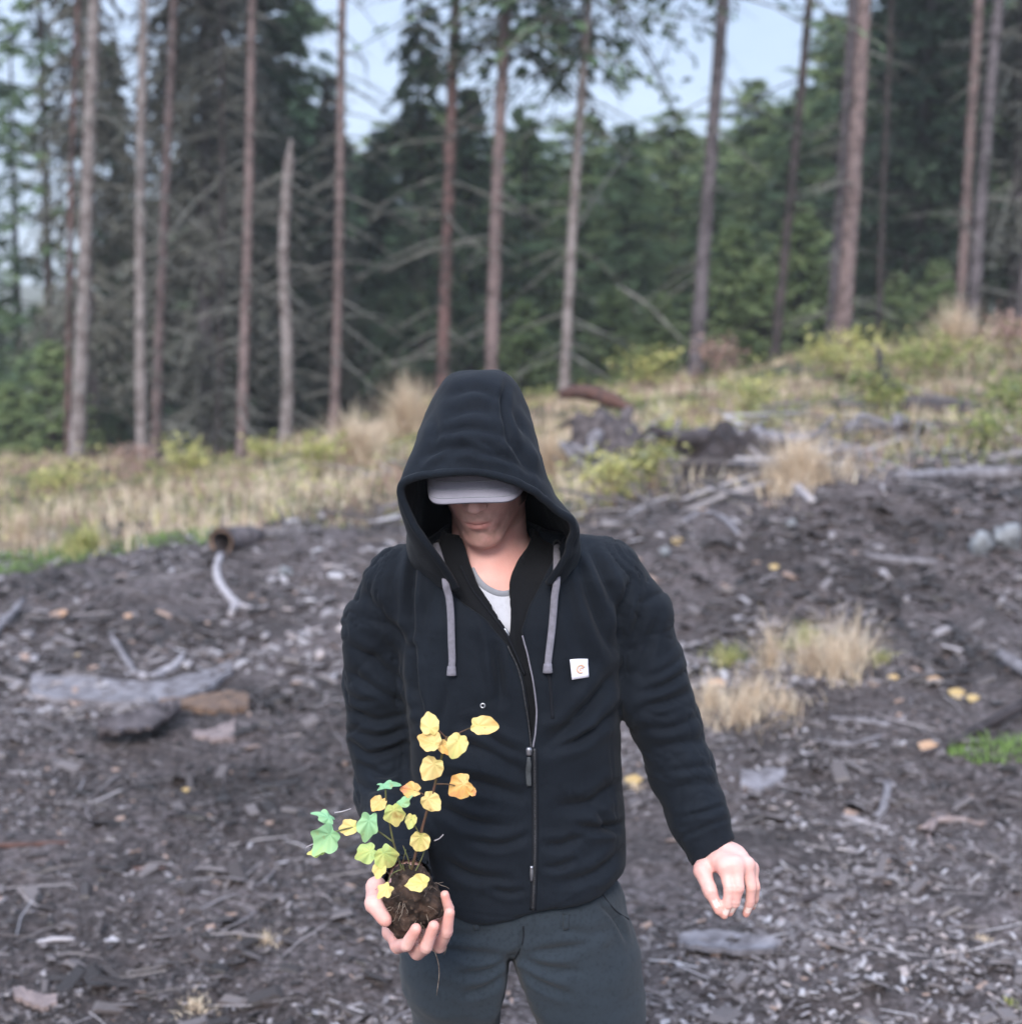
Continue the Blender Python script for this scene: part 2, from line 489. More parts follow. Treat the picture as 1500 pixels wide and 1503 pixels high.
def ground_path(pts, lift=0.02):
    P = np.array([on_ground(*p) for p in pts])
    P[:, 2] += lift
    return P
def stick(name, label, cat, pts, rpx, m, lift=None, lifts=None, sides=9, rough=.18, flat=None, seed=0, extra=()):
    """pts in photo positions on the ground, radius in photo px at each point"""
    P = np.array([on_ground(*p) for p in pts])
    sc_ = P[:, 1].mean() / FPX
    r = np.atleast_1d(np.array(rpx, float)) * sc_
    P[:, 2] += (np.array(lifts) * sc_ if lifts is not None else 0) + (r.mean() * .6 if lift is None else lift)
    parts = [tube(P, r, sides, n=max(8, len(P) * 5), rough=rough, seed=seed, flat=flat)]
    for ex, er in extra:
        Q = np.array([on_ground(*p) for p in ex]); Q[:, 2] += r.mean() * .6
        parts.append(tube(Q, np.array(er) * sc_, 7, n=8, rough=rough, seed=seed + 1))
    V, F = join(parts)
    return tag(obj(name, V, F, m, origin=P[0]), label, cat)
def slab(name, label, cat, outline, thick, m, curl=0.0, base=None, seed=0, lift=.01, n=18, k=6, mats=None):
    """irregular plank/bark plate: outline = [(px,py_top,py_bottom)...] photo stations on the ground"""
    st = np.array(outline, float)
    u = np.linspace(0, len(st) - 1, n)
    cols = []
    for uu in u:
        i = min(int(uu), len(st) - 2); f = uu - i
        a = st[i] * (1 - f) + st[i + 1] * f
        p, q = on_ground(a[0], a[1]), on_ground(a[0], a[2])
        cols.append((p, q))
    V = []
    rng = np.random.default_rng(seed)
    for ci, (p, q) in enumerate(cols):
        jit = rng.uniform(-.12, .12)
        for j in range(k):
            f = j / (k - 1)
            w = p * (1 - f - jit * .3) + q * (f + jit * .3)
            e = np.sin(np.pi * f)
            w = w + np.array([0, 0, lift + curl * (1 - e) + thick * (.5 + .18 * vnoise(np.array([ci * .7, j * 1.1, seed])))])
            V.append(w)
    V = np.array(V); B = V - np.array([0, 0, thick])
    nn = len(cols)
    i, j = np.meshgrid(np.arange(nn - 1), np.arange(k - 1), indexing='ij')
    a = (i * k + j).ravel()
    F = np.stack([a, a + k, a + k + 1, a + 1], -1)
    N = nn * k
    FB = F[:, ::-1] + N
    ring = list(range(0, k)) + [i * k + k - 1 for i in range(1, nn)] + [(nn - 1) * k + j for j in range(k - 2, -1, -1)] + [i * k for i in range(nn - 2, 0, -1)]
    ring = np.array(ring); nx = np.roll(ring, -1)
    S = np.stack([ring, nx, nx + N, ring + N], -1)
    o = obj(name, np.vstack([V, B]), np.vstack([F, FB, S]), m, smooth=False, origin=V[0])
    return tag(o, label, cat)

stick('curved_branch', 'bleached white branch curving down the left dirt bank below the dark log end', 'branch',
      [(325, 818), (319, 840), (324, 862), (338, 882), (347, 892), (340, 906)], [5, 6, 6.5, 6, 6, 5], M_PALE, seed=1, extra=[([(345, 888), (358, 894), (372, 898)], [5, 3])])
slab('bark_slab', 'long pale grey bark slab, largest on the left dirt', 'bark', [(48, 1000, 1030), (110, 1003, 1037), (190, 1010, 1042), (240, 1010, 1044), (300, 996, 1024), (342, 980, 994)], .03, M_GREYW, curl=.01, seed=3)
slab('split_wood', 'brown split wood piece touching the long grey bark slab', 'wood', [(235, 1038, 1046), (285, 1034, 1049), (315, 1027, 1052), (345, 1024, 1050), (366, 1030, 1047)], .035, M_BROWNW, seed=4, lift=.02)
stick('bent_stick', 'short bleached stick bent like an elbow above the grey slab', 'stick', [(208, 996), (222, 1000), (240, 994), (256, 982), (270, 968)], [6, 8, 7, 6, 5], M_PALE, seed=5)
stick('propped_stick', 'thin grey stick leaning into the bent bleached stick', 'stick', [(165, 952), (180, 970), (200, 994)], [4, 5, 5], M_GREYW, lifts=[18, 8, 0], seed=6)
stick('dark_stick', 'dark wet stick lying under the bent bleached stick', 'stick', [(138, 992), (175, 1001), (212, 1003)], [4, 6, 5], M_DARKW, seed=7)
slab('curled_bark', 'curled dark bark plate with shadow under its edge, below the long slab', 'bark', [(146, 1088, 1100), (180, 1078, 1102), (220, 1066, 1098), (250, 1057, 1080), (268, 1052, 1062)], .018, M_BARKDK, curl=.05, seed=8, lift=.035)
slab('wood_flake', 'pale pinkish wood flake right of the curled bark plate', 'wood', [(285, 1078, 1086), (310, 1078, 1090), (332, 1068, 1092), (346, 1062, 1088)], .02, M_PINKW, seed=9)
stick('leaning_stick', 'grey stick cut off by the left edge of the picture', 'stick', [(-12, 942), (10, 922), (36, 898)], [6, 6, 5], M_GREYW, lifts=[4, 6, 14], seed=10)
stick('red_stick', 'straight reddish stick on the lower left soil', 'stick', [(0, 1246), (50, 1243), (104, 1242)], [3.5, 4.5, 3.5], M_REDW, seed=11)
stick('red_twig', 'short reddish twig right of the straight reddish stick', 'stick', [(196, 1280), (222, 1276), (246, 1278)], [3, 4, 3], M_REDW, seed=12)
slab('wood_flake', 'pinkish bark flakes in the bottom left corner', 'wood', [(22, 1455, 1468), (45, 1462, 1480), (68, 1468, 1486), (86, 1470, 1480)], .014, M_PINKW, seed=13)
stick('pale_twig', 'thin pale twig on the dark soil of the lower left', 'stick', [(56, 1384), (84, 1382), (112, 1384)], [3, 4, 3], M_PALE, seed=14)
slab('bark_slab', 'grey brown bark slab on the ground below the empty hand', 'bark', [(995, 1384, 1396), (1030, 1376, 1402), (1080, 1380, 1406), (1120, 1386, 1406), (1146, 1390, 1402)], .016, M_GREYW, curl=.008, seed=15)
stick('dark_stick', 'dark wet stick right of the empty hand', 'stick', [(1152, 1328), (1200, 1320), (1262, 1308)], [4, 5, 3], M_DARKW, seed=16)
slab('wood_chip', 'pale grey wood chip right of the empty sleeve', 'wood', [(1086, 1142, 1158), (1110, 1140, 1168), (1132, 1136, 1160), (1152, 1134, 1146)], .02, M_GREYW, seed=17)
stick('forked_branch', 'forked bleached branch lying right of the pale chip', 'branch', [(1282, 1150), (1300, 1160), (1296, 1190), (1284, 1206)], [3, 5, 7, 3], M_GREYW, seed=18, extra=[([(1298, 1160), (1312, 1156), (1300, 1150)], [4, 2])])
stick('flat_twig', 'long pale twig sloping towards the forked branch', 'stick', [(1236, 1198), (1262, 1208), (1304, 1220)], [3, 4, 3], M_PALE, seed=19)
stick('dark_branch', 'dark mossy branch reaching in from the right edge', 'branch', [(1352, 1112), (1400, 1100), (1450, 1072), (1515, 1042)], [4, 6, 8, 10], M_DARKW, seed=20, lifts=[0, 4, 8, 12])
stick('grey_twigs', 'pair of grey twigs before the dark mossy branch', 'stick', [(1216, 1058), (1262, 1064), (1304, 1068)], [4, 5, 4], M_GREYW, seed=21, extra=[([(1200, 1090), (1240, 1098), (1290, 1086)], [4, 3])])
stick('root_tangle', 'twisted pale root beneath the forked branch', 'root', [(1350, 1222), (1372, 1208), (1410, 1206), (1440, 1214)], [4, 5, 5, 3], M_PINKW, seed=22, extra=[([(1372, 1210), (1360, 1232), (1368, 1244)], [4, 2])])
stick('weathered_pole', 'blue grey weathered pole at the right edge', 'pole', [(1466, 976), (1490, 990), (1530, 1014)], [8, 10, 10], M_GREYW, lifts=[8, 6, 4], seed=23, sides=12, rough=.06)
stick('grey_branch', 'grey branch lying on the right dirt bank beneath the pale stones', 'branch', [(1268, 822), (1310, 826), (1372, 834)], [5, 7, 5], M_GREYW, seed=24)
stick('pale_stick', 'short pale stick below the tan grass clump', 'stick', [(1156, 716), (1172, 728), (1192, 742)], [6, 7, 6], M_PALE, seed=25, lifts=[6, 3, 0])
stick('fallen_log', 'long grey fallen log crossing the top of the right bank', 'log', [(1318, 708), (1380, 706), (1440, 704), (1530, 700)], [9, 11, 12, 12], M_GREYW, seed=26, sides=12)
stick('fallen_log', 'reddish brown fallen log in the green growth of the right slope', 'log', [(1326, 600), (1380, 606), (1430, 614), (1475, 622)], [13, 15, 13, 8], M_BARKDK, seed=27, sides=12)
stick('black_snag', 'black broken branch standing up at the end of the fallen log', 'branch', [(1286, 560), (1300, 572), (1330, 580)], [4, 9, 7], M_DARKW, lifts=[44, 6, 2], seed=28)
_p = np.array(Ws((822, 578, 14.2), (855, 576, 14.1), (890, 586, 14.0), (930, 602, 13.9))); _v, _f = tube(_p, [.05, .085, .085, .04], 12, n=18, rough=.3, seed=29)
tag(obj('rotten_log', _v, _f, M_REDW, origin=_p[0]), 'rust red rotten log lying on top of the black stump', 'log')
stick('leaning_pole', 'thin pale pole leaning at the foot of the purple grey trunk', 'pole', [(1030, 506), (1066, 490), (1108, 474)], [3.5, 3.5, 3], M_GREYW, lifts=[0, 6, 22], seed=30)
stick('grey_root', 'grey root running down from the black stump to the dirt', 'root', [(1000, 770), (1030, 757), (1060, 765), (1085, 790)], [4, 6, 5, 3], M_GREYW, seed=31)
stick('pale_root', 'pale root lying beside the dry grass right of the sleeve', 'root', [(1105, 1022), (1150, 1012), (1195, 1004), (1225, 1005)], [3.5, 5, 5, 3], M_GREYW, seed=32)

def rock(name, label, cat, c, r, m, seed, stretch=(1, 1, 1)):
    n1, n2 = 22, 14
    th = np.linspace(0, 2 * np.pi, n1, endpoint=False); ph = np.linspace(0.0, np.pi, n2)
    T, P_ = np.meshgrid(th, ph)
    D = np.stack([np.sin(P_) * np.cos(T), np.sin(P_) * np.sin(T), np.cos(P_)], -1).reshape(-1, 3)
    rad = 1 + .42 * fbm(D * 1.9 + seed, 3, seed) + .10 * np.abs(vnoise(D * 5 + seed, seed))
    V = np.array(c) + D * rad[:, None] * r * np.array(stretch)
    i, j = np.meshgrid(np.arange(n2 - 1), np.arange(n1), indexing='ij')
    a = (i * n1 + j).ravel(); b = (i * n1 + (j + 1) % n1).ravel()
    F = np.stack([a, a + n1, b + n1, b], -1)
    return tag(obj(name, V, F, m, origin=np.array(c) - np.array([0, 0, r * .5]), smooth=True), label, cat)
for i, (px, py, r, lb) in enumerate([(1436, 812, 17, 'blue grey stone, left one of the pair in the dark hollow of the right bank'), (1476, 806, 19, 'pale stone, right one of the pair in the dark hollow of the right bank'),
                                     (1160, 776, 7, 'small cream stone on the dirt bank under the pale stick'), (976, 818, 8, 'small pale stone beside the shoulder on the viewer\'s right'),
                                     (420, 848, 9, 'grey stone on the left bank right of the curved branch')]):
    g = on_ground(px, py); s = g[1] / FPX
    rock('stone', lb, 'stone', g + np.array([0, 0, r * s * .6]), r * s, M_STONE, 40 + i, (1, .8, 1.05))

def stump(name, label, c, r, h, seed, m=None):
    """torn-up stump: ragged body (thing) with roots"""
    t = thing(name, label, 'stump', c)
    rng = np.random.default_rng(seed)
    n1, n2 = 26, 9
    V = []
    for j in range(n2):
        f = j / (n2 - 1)
        for i in range(n1):
            a = 2 * np.pi * i / n1
            rr = r * (1.25 - .55 * f + .28 * vnoise(np.array([math.cos(a) * 2.2, math.sin(a) * 2.2, f * 2 + seed]), seed) + .12 * vnoise(np.array([math.cos(a) * 7, math.sin(a) * 7, f * 5]), seed))
            top = h * (f + (0.35 * vnoise(np.array([math.cos(a) * 3, math.sin(a) * 3, seed + 2.]), 3) if j == n2 - 1 else 0))
            V.append([c[0] + rr * math.cos(a), c[1] + rr * math.sin(a) * .8, c[2] - .1 + top])
    V.append([c[0], c[1], c[2] + h * .55])
    F = [[j * n1 + i, j * n1 + (i + 1) % n1, (j + 1) * n1 + (i + 1) % n1, (j + 1) * n1 + i] for j in range(n2 - 1) for i in range(n1)]
    T = [[(n2 - 1) * n1 + i, (n2 - 1) * n1 + (i + 1) % n1, n1 * n2] for i in range(n1)]
    obj('trunk_base', V, [np.array(F), np.array(T)], m or M_BARKDK, t, smooth=False)
    for q in range(7):
        a = rng.uniform(0, 2 * np.pi); l = r * rng.uniform(1.3, 2.4)
        p = [c + np.array([math.cos(a) * r * .6, math.sin(a) * r * .5, h * rng.uniform(.2, .7)])]
        for k in range(1, 5):
            p.append(p[0] + np.array([math.cos(a + .2 * k * rng.uniform(-1, 1)) * l * k / 4, math.sin(a) * l * k / 4, h * (.25 * rng.uniform(-1, 1) + .12 * k * rng.uniform(-1.2, .8))]))
        V, F = tube(p, [r * .2, r * .13, r * .05], 7, n=12, rough=.25, seed=seed + q)
        obj('root', V, F, [M_GREYW, M_BARKDK, M_DARKW][q % 3], t)
    return t
g = on_ground(893, 690); stump('torn_stump', 'black torn stump with grey roots above the shoulder on the viewer\'s right', g, .38, .62, 3)
g = on_ground(1075, 690); stump('torn_stump', 'low dark stump left of the tan grass clump', g, .34, .38, 4, M_DARKW)
g = on_ground(1340, 640); stump('torn_stump', 'grey rotten stump below the reddish fallen log', g, .3, .2, 5)
g = on_ground(366, 668); stump('torn_stump', 'small black stump at the foot of the left trees', g, .16, .35, 6, M_DARKW)
def log_end():
    g = on_ground(330, 812)
    r = 21 * g[1] / FPX
    t = thing('cut_log', 'short dark hollow log end lying where the left bank meets the grass', 'log', g)
    A = g + np.array([0, 0, r * .75]); ax = np.array([.42, .88, -.02]); ax /= np.linalg.norm(ax)
    V, F = tube(np.array([A - ax * .03, A, A + ax * .14, A + ax * .3, A + ax * .46]), [r, r * 1.02, r * .98, r * .86, r * .5], 18, n=16, rough=.16, seed=9, cap=False)
    obj('bark', V, F, M_BARKDK, t)
    V, F = tube(np.array([A - ax * .028, A + ax * .1, A + ax * .2]), [r * .84, r * .6, r * .15], 16, n=8, rough=.14, seed=4, cap=False)
    obj('hollow', V, F, M_DARKW, t)
    a = np.linspace(0, 2 * np.pi, 20, endpoint=False); e1 = np.cross(ax, [0, 0, 1]); e1 /= np.linalg.norm(e1); e2 = np.cross(e1, ax)
    o = A - ax * .03 + (np.cos(a)[:, None] * e1 + np.sin(a)[:, None] * e2) * r * .99; i = A - ax * .026 + (np.cos(a)[:, None] * e1 + np.sin(a)[:, None] * e2) * r * (.78 + .06 * np.sin(3 * a))[:, None]
    k = np.arange(20); obj('cut_face', np.vstack([o, i]), np.stack([k, (k + 1) % 20, (k + 1) % 20 + 20, k + 20], -1), M_BROWNW, t)
log_end()

# ------------------------------------------------------------------ damp air between the trees
def build_haze():
    x0, x1, y0, y1, z0, z1 = -395, 395, -30, 412, -9, 34
    V = [(x, y, z) for z in (z0, z1) for y in (y0, y1) for x in (x0, x1)]
    F = np.array([[0, 2, 3, 1], [4, 5, 7, 6], [0, 1, 5, 4], [2, 6, 7, 3], [0, 4, 6, 2], [1, 3, 7, 5]])
    m = bpy.data.materials.new('damp_air'); m.use_nodes = True
    n = m.node_tree.nodes; n.clear()
    v = n.new('ShaderNodeVolumePrincipled'); v.inputs['Density'].default_value = .0013
    v.inputs['Color'].default_value = (.90, .93, .95, 1); v.inputs['Anisotropy'].default_value = .1
    o = n.new('ShaderNodeOutputMaterial'); m.node_tree.links.new(v.outputs[0], o.inputs['Volume'])
    tag(obj('haze', V, F, m, smooth=False), 'thin damp haze in the air of the clearing', 'haze', kind='stuff')
build_haze()
# ------------------------------------------------------------------ grass, undergrowth, low shrubs
DRY = [(0, (.22, .155, .115)), (.35, (.46, .345, .25)), (.7, (.70, .56, .41)), (1, (.84, .73, .56))]
GRN = [(0, (.07, .10, .045)), (.35, (.20, .24, .08)), (.7, (.41, .41, .15)), (1, (.62, .55, .23))]
HEA = [(0, (.13, .08, .07)), (.5, (.33, .21, .175)), (1, (.50, .36, .30))]
M_DRY = mat('dry_grass', (.4, .3, .2), .8, tint=DRY, trans=.25)
M_GREEN = mat('green_leafage', (.2, .25, .08), .7, tint=GRN, trans=.25)
M_HEATH = mat('brown_heath', (.2, .12, .1), .85, tint=HEA, trans=.1)
M_MOSS = mat('moss_green', (.12, .2, .05), .9, tint=[(0, (.07, .12, .035)), (1, (.25, .38, .11))], trans=.2)

def blades(rng, base, h, lean, w, spread=0.0, seg=3, droop=.5):
    """curved grass blades; base (n,3), h (n,) -> V,F (quads)"""
    n = len(base)
    a = rng.uniform(0, 2 * np.pi, n)
    d = np.stack([np.cos(a), np.sin(a), np.zeros(n)], -1)
    sd = np.stack([-np.sin(a + rng.uniform(-1, 1, n)), np.cos(a), np.zeros(n)], -1)
    V = []
    for k in range(seg + 1):
        f = k / seg
        p = base + d * (h * lean * (f ** 1.6))[:, None] + np.array([0, 0, 1]) * (h * (f - droop * lean * f * f))[:, None]
        ww = (w * (1 - .85 * f))[:, None]
        V.append(p - sd * ww); V.append(p + sd * ww)
    V = np.stack(V, 1)
    m = 2 * (seg + 1)
    F = np.array([[2 * k, 2 * k + 1, 2 * k + 3, 2 * k + 2] for k in range(seg)])
    F = (F[None] + (np.arange(n) * m)[:, None, None]).reshape(-1, 4)
    return V.reshape(-1, 3), F, m
LEAF_V = np.array([[0, 0, 0], [.5, -.28, .06], [1, 0, .02], [.5, .28, .06], [.5, 0, -.02]])
LEAF_T = np.array([[0, 1, 4], [1, 2, 4], [2, 3, 4], [3, 0, 4]])

def tuft(name, label, cat, c, r, h, n, m, seed, tlo=.3, thi=1, group=None, w=.004, lean=.85):
    rng = np.random.default_rng(seed)
    a = rng.uniform(0, 2 * np.pi, n); q = r * np.abs(rng.normal(0, .42, n)) * (1 + .5 * np.sin(a * 3 + seed))
    b = np.stack([c[0] + np.cos(a) * q, c[1] + np.sin(a) * q, np.zeros(n)], -1)
    b[:, 2] = ground_z(b[:, 0], b[:, 1]) - .01
    hh = h * rng.uniform(.3, 1.1, n) * np.clip(1.25 - .5 * q / r, .3, 1.2)
    V, F, k = blades(rng, b, hh, (rng.uniform(.1, 1, n) + .35 * q / r) * lean, w * rng.uniform(.6, 1.4, n))
    o = obj(name, V, F, m, tint=np.repeat(np.clip(rng.uniform(tlo, thi, n), 0, 1), k), smooth=True, origin=(c[0], c[1], ground_z(c[0], c[1])))
    return tag(o, label, cat, group)

def leafy(name, label, cat, c, r, h, n, m, seed, ls=.05, group=None, tlo=0, thi=1):
    """low bush: thin stems (part) with separate leaf faces (part)"""
    rng = np.random.default_rng(seed)
    t = thing(name, label, cat, c, group)
    ns = 9
    parts, tips = [], []
    for i in range(ns):
        a = rng.uniform(0, 2 * np.pi); rr = r * rng.uniform(.2, 1)
        e = np.array(c) + np.array([math.cos(a) * rr, math.sin(a) * rr, h * rng.uniform(.6, 1.05)])
        mid = (np.array(c) + e) / 2 + np.array([0, 0, h * .12])
        P = spline([np.array(c), mid, e], 8); parts.append(tube(P, [.006, .002], 4)); tips.append(P)
    V, F = join(parts); obj('stems', V, F, M_HEATH, t, tint=np.full(len(V), .3))
    P = np.array(tips)
    k = rng.integers(0, ns, n); f = np.clip(rng.beta(3, 1.4, n) * 7, 0, 6.99); i0 = f.astype(int)
    base = P[k, i0] * (1 - (f - i0))[:, None] + P[k, i0 + 1] * (f - i0)[:, None] + rng.normal(0, r * .16, (n, 3)) * [1, 1, .7]
    s = ls * rng.uniform(.5, 1.3, n)
    M = rots(rng, n, 1.1, s, s, s)
    V, F = many(LEAF_V, LEAF_T, M, base)
    o = obj('leafage', V, F, m, t, tint=np.repeat(rng.uniform(tlo, thi, n), len(LEAF_V)), smooth=False)
    o['kind'] = 'stuff'
    return t

def build_vegetation():
    rng = np.random.default_rng(8)
    # belt of mixed growth behind the dirt banks
    def belt(n, y0, y1, u0=-.52, u1=.50):
        y = rng.uniform(y0 ** 2, y1 ** 2, n) ** .5
        x = rng.uniform(u0, u1, n) * y
        return x, y
    def front(x):      # distance where the growth begins, per direction
        return x
    def mask(x, y, s, thr, seed):
        return fbm(xyz(x, y) * s, 3, seed) > thr
    def edge(x, y):
        px, py = PX(np.stack([x, y, ground_z(x, y, False)], -1))
        lim = np.interp(px, [-300, 0, 150, 300, 420, 600, 860, 950, 1050, 1200, 1320, 1500, 1900], [828, 826, 808, 792, 770, 770, 775, 752, 720, 690, 690, 682, 680])
        return (y > 10.2) & (py < lim + 6)
    for name, lbl, m, n, h, w, thr, sd, tl, th, lean in [
        ('dry_grass', 'pale tan dead grass covering the ground before the trees', M_DRY, 80000, .36, .0065, -.22, 3, .15, 1, .7),
        ('green_undergrowth', 'yellow green grass and weeds mixed through the dead grass', M_GREEN, 52000, .24, .008, -.06, 11, .25, 1, .8),
        ('brown_heath', 'low red brown heath and bracken stalks before the trees', M_HEATH, 44000, .32, .007, -.10, 23, .1, 1, .5)]:
        x, y = belt(n, 10.2, 34)
        k = edge(x, y) & (fbm(xyz(x, y) * 1.1, 3, 131) > np.where(x > .3 * y * .2, -.22, -.5)) & mask(x, y, .55 if name != 'brown_heath' else .8, thr, sd)
        if name == 'green_undergrowth': k &= rng.uniform(0, 1, n) < np.clip(.7 + x / y * 1.8, .55, 1)
        x, y = x[k], y[k]; q = len(x)
        b = np.stack([x, y, ground_z(x, y) - .02], -1)
        cl = fbm(xyz(x, y) * 1.9, 3, sd + 40)
        hh = h * np.clip(.62 + .5 * cl, .15, 1.6) * rng.uniform(.5, 1.2, q)
        V, F, kk = blades(rng, b, hh, rng.uniform(.1, 1, q) * lean, w * rng.uniform(.6, 1.5, q) * np.clip(y / 14, .8, 2), seg=3)
        t = np.clip(rng.uniform(tl, th, q) * .75 + .55 * fbm(xyz(x, y) * 1.2, 3, sd + 9) + .12, 0, 1)
        tag(obj(name, V, F, m, tint=np.repeat(t, kk)), lbl, 'undergrowth', kind='stuff')
    # broad leaves in the belt
    x, y = belt(60000, 10.3, 30)
    k = edge(x, y) & mask(x, y, .8, .02, 55) & (rng.uniform(0, 1, len(x)) < np.clip(.5 + x / y * 2, .3, 1)); x, y = x[k], y[k]; q = len(x)
    s = .05 * rng.uniform(.6, 1.7, q) * np.clip(y / 14, .8, 1.8)
    z = ground_z(x, y) + rng.uniform(.02, .30, q) * np.clip(.6 + fbm(xyz(x, y) * 1.3, 2, 66), .1, 1.4)
    V, F = many(LEAF_V, LEAF_T, rots(rng, q, .9, s, s, s), np.stack([x, y, z], -1))
    t = np.clip(.5 + .5 * fbm(xyz(x, y) * .8, 2, 71) + rng.uniform(-.25, .25, q), 0, 1)
    tag(obj('weed_leaves', V, F, M_GREEN, smooth=False, tint=np.repeat(t, 5)), 'yellow green weed leaves among the grass on both slopes', 'undergrowth', kind='stuff')
    # moss film at the top of the left bank
    x = rng.uniform(-4.6, -1.6, 9000); y = rng.uniform(9.6, 11.6, 9000)
    px, py = PX(np.stack([x, y, ground_z(x, y, False)], -1))
    k = (py < np.interp(px, [0, 140, 200, 300, 400], [850, 822, 808, 800, 782])) & (px < 330); x, y = x[k], y[k]; q = len(x)
    V, F, kk = blades(rng, np.stack([x, y, ground_z(x, y) - .01], -1), rng.uniform(.03, .09, q), rng.uniform(.2, .9, q), rng.uniform(.004, .008, q))
    tag(obj('short_grass', V, F, M_MOSS, tint=np.repeat(rng.uniform(0, 1, q), kk)), 'short fresh green grass on the crest of the left bank', 'grass', kind='stuff')
    # moss by the dark branch on the right
    x = rng.uniform(1.7, 2.9, 7000); y = rng.uniform(4.6, 5.8, 7000)
    px, py = PX(np.stack([x, y, ground_z(x, y, False)], -1))
    k = (((px - 1460) / 75) ** 2 + ((py - 1096) / 24) ** 2 < 1) | (((px - 1375) / 34) ** 2 + ((py - 1074) / 12) ** 2 < 1); x, y = x[k], y[k]; q = len(x)
    V, F, kk = blades(rng, np.stack([x, y, ground_z(x, y) - .01], -1), rng.uniform(.03, .09, q), rng.uniform(.2, .9, q), rng.uniform(.003, .006, q))
    tag(obj('moss', V, F, M_MOSS, tint=np.repeat(rng.uniform(0, 1, q), kk)), 'bright green moss patch beneath the dark branch at the right edge', 'moss', kind='stuff')
build_vegetation()

T = lambda px, py: on_ground(px, py)
for px, py, r, h, n, m, lb, w in [
    (1170, 716, .46, .42, 900, M_DRY, 'wide tan grass clump on the crest of the right bank', .005),
    (1225, 996, .26, .36, 300, M_DRY, 'upright straw grass clump right of the sleeve, tallest one there', .0024),
    (1250, 975, .24, .30, 200, M_DRY, 'thin straw tuft behind the tallest clump right of the sleeve', .0022),
    (1190, 985, .22, .26, 220, M_DRY, 'loose straw tuft left of the tallest clump', .0022),
    (1130, 985, .12, .34, 140, M_DRY, 'slim upright tuft of pale straw midway between sleeve and tallest clump', .0030),
    (1085, 1062, .28, .20, 380, M_DRY, 'flattened yellow straw spilling towards the sleeve elbow', .0026),
    (1040, 1040, .24, .18, 260, M_DRY, 'straw tuft touching the sleeve at elbow height', .0026),
    (1110, 1030, .26, .18, 240, M_DRY, 'low loose straw between the elbow and the slim tuft', .0024),
    (1150, 1045, .22, .12, 180, M_DRY, 'sparse straw blades at the lower edge of the straw patch', .0022),
    (1070, 975, .26, .14, 200, M_GREEN, 'yellow green weed tuft beside the sleeve', .0030),
    (1180, 950, .2, .15, 220, M_GREEN, 'pale green grass behind the two straw clumps', .003),
    (1290, 975, .14, .10, 120, M_GREEN, 'dark green weed right of the tallest straw clump', .003),
    (930, 1160, .06, .04, 110, M_DRY, 'tiny yellow tuft seen between jacket and sleeve', .003),
    (1440, 1384, .05, .035, 130, M_DRY, 'small pale yellow tuft on the soil in the lower right', .0025),
    (1480, 1480, .05, .03, 90, M_GREEN, 'tiny green tuft in the bottom right corner', .0025),
    (290, 1478, .12, .035, 240, M_DRY, 'small straw coloured weed patch at the bottom left of the jeans', .0025),
    (395, 1384, .07, .045, 150, M_DRY, 'small dry grass tuft left of the held root ball', .0022),
    (125, 812, .35, .26, 420, M_GREEN, 'bright yellow grass clump on the crest of the left bank', .006),
    (30, 800, .3, .34, 300, M_DRY, 'tan grass clump at the left edge behind the bank', .006),
    (600, 640, .7, .95, 900, M_DRY, 'high pale grass behind the hood on the viewer\'s left', .008),
    (520, 690, .6, .8, 800, M_DRY, 'pale grass mound between left trees and hood', .008),
    (810, 700, .35, .6, 500, M_DRY, 'pale grass tuft brushing the right side of the hood', .006),
    (1400, 520, .8, .9, 500, M_DRY, 'straw grass beneath the leaning twin trunks on the right', .012)]:
    g = T(px, py)
    tuft('grass_tuft', lb, 'grass tuft', g, r, h, n, m, int(px), w=w)
for px, py, r, h, n, m, ls, lb, tl, th in [
    (470, 700, .5, .5, 420, M_GREEN, .075, 'yellow green bush in the left growth behind the dark log end', .4, 1),
    (280, 712, .45, .6, 420, M_GREEN, .075, 'yellow bush below the two close trunks on the left', .5, 1),
    (90, 736, .45, .42, 300, M_GREEN, .07, 'yellow leafed bush near the left edge', .5, 1),
    (380, 690, .4, .5, 350, M_GREEN, .07, 'lime bush at the foot of the left trees', .4, .95),
    (900, 752, .45, .5, 600, M_GREEN, .05, 'lime weed clump behind the shoulder on the viewer\'s right', .5, 1),
    (960, 730, .35, .45, 400, M_GREEN, .05, 'green weed stalks right of the lime clump', .3, .9),
    (1290, 632, .4, .62, 420, M_GREEN, .07, 'fresh green bush beside the reddish fallen log', .1, .75),
    (1100, 610, .5, .5, 420, M_GREEN, .07, 'yellow green bush in the middle of the right slope', .3, 1),
    (1230, 560, .6, .8, 420, M_GREEN, .10, 'yellow bush at the foot of the thickest trunk', .5, 1),
    (1370, 560, .6, .6, 350, M_GREEN, .09, 'olive bush above the black snag', .2, .8),
    (1480, 620, .5, .5, 350, M_GREEN, .08, 'green bush at the right edge of the slope', .1, .6),
    (960, 575, .7, .7, 420, M_GREEN, .10, 'yellow green brush on the rise right of the hood', .3, 1),
    (200, 700, .4, .5, 300, M_HEATH, .07, 'reddish brown bush under the leftmost pale trunk', .3, 1),
    (1050, 560, .6, .8, 350, M_HEATH, .09, 'brown bracken at the foot of the purple grey trunk', .3, 1),
    (1480, 540, .6, .9, 380, M_HEATH, .09, 'rusty bracken at the right edge under the trees', .2, .9),
    (1450, 660, .5, .3, 350, M_GREEN, .06, 'bright low green plants above the long grey log', .2, .7)]:
    g = T(px, py)
    leafy('bush', lb, 'bush', g, r, h, n, m, int(px) + 7, ls, tlo=tl, thi=th)
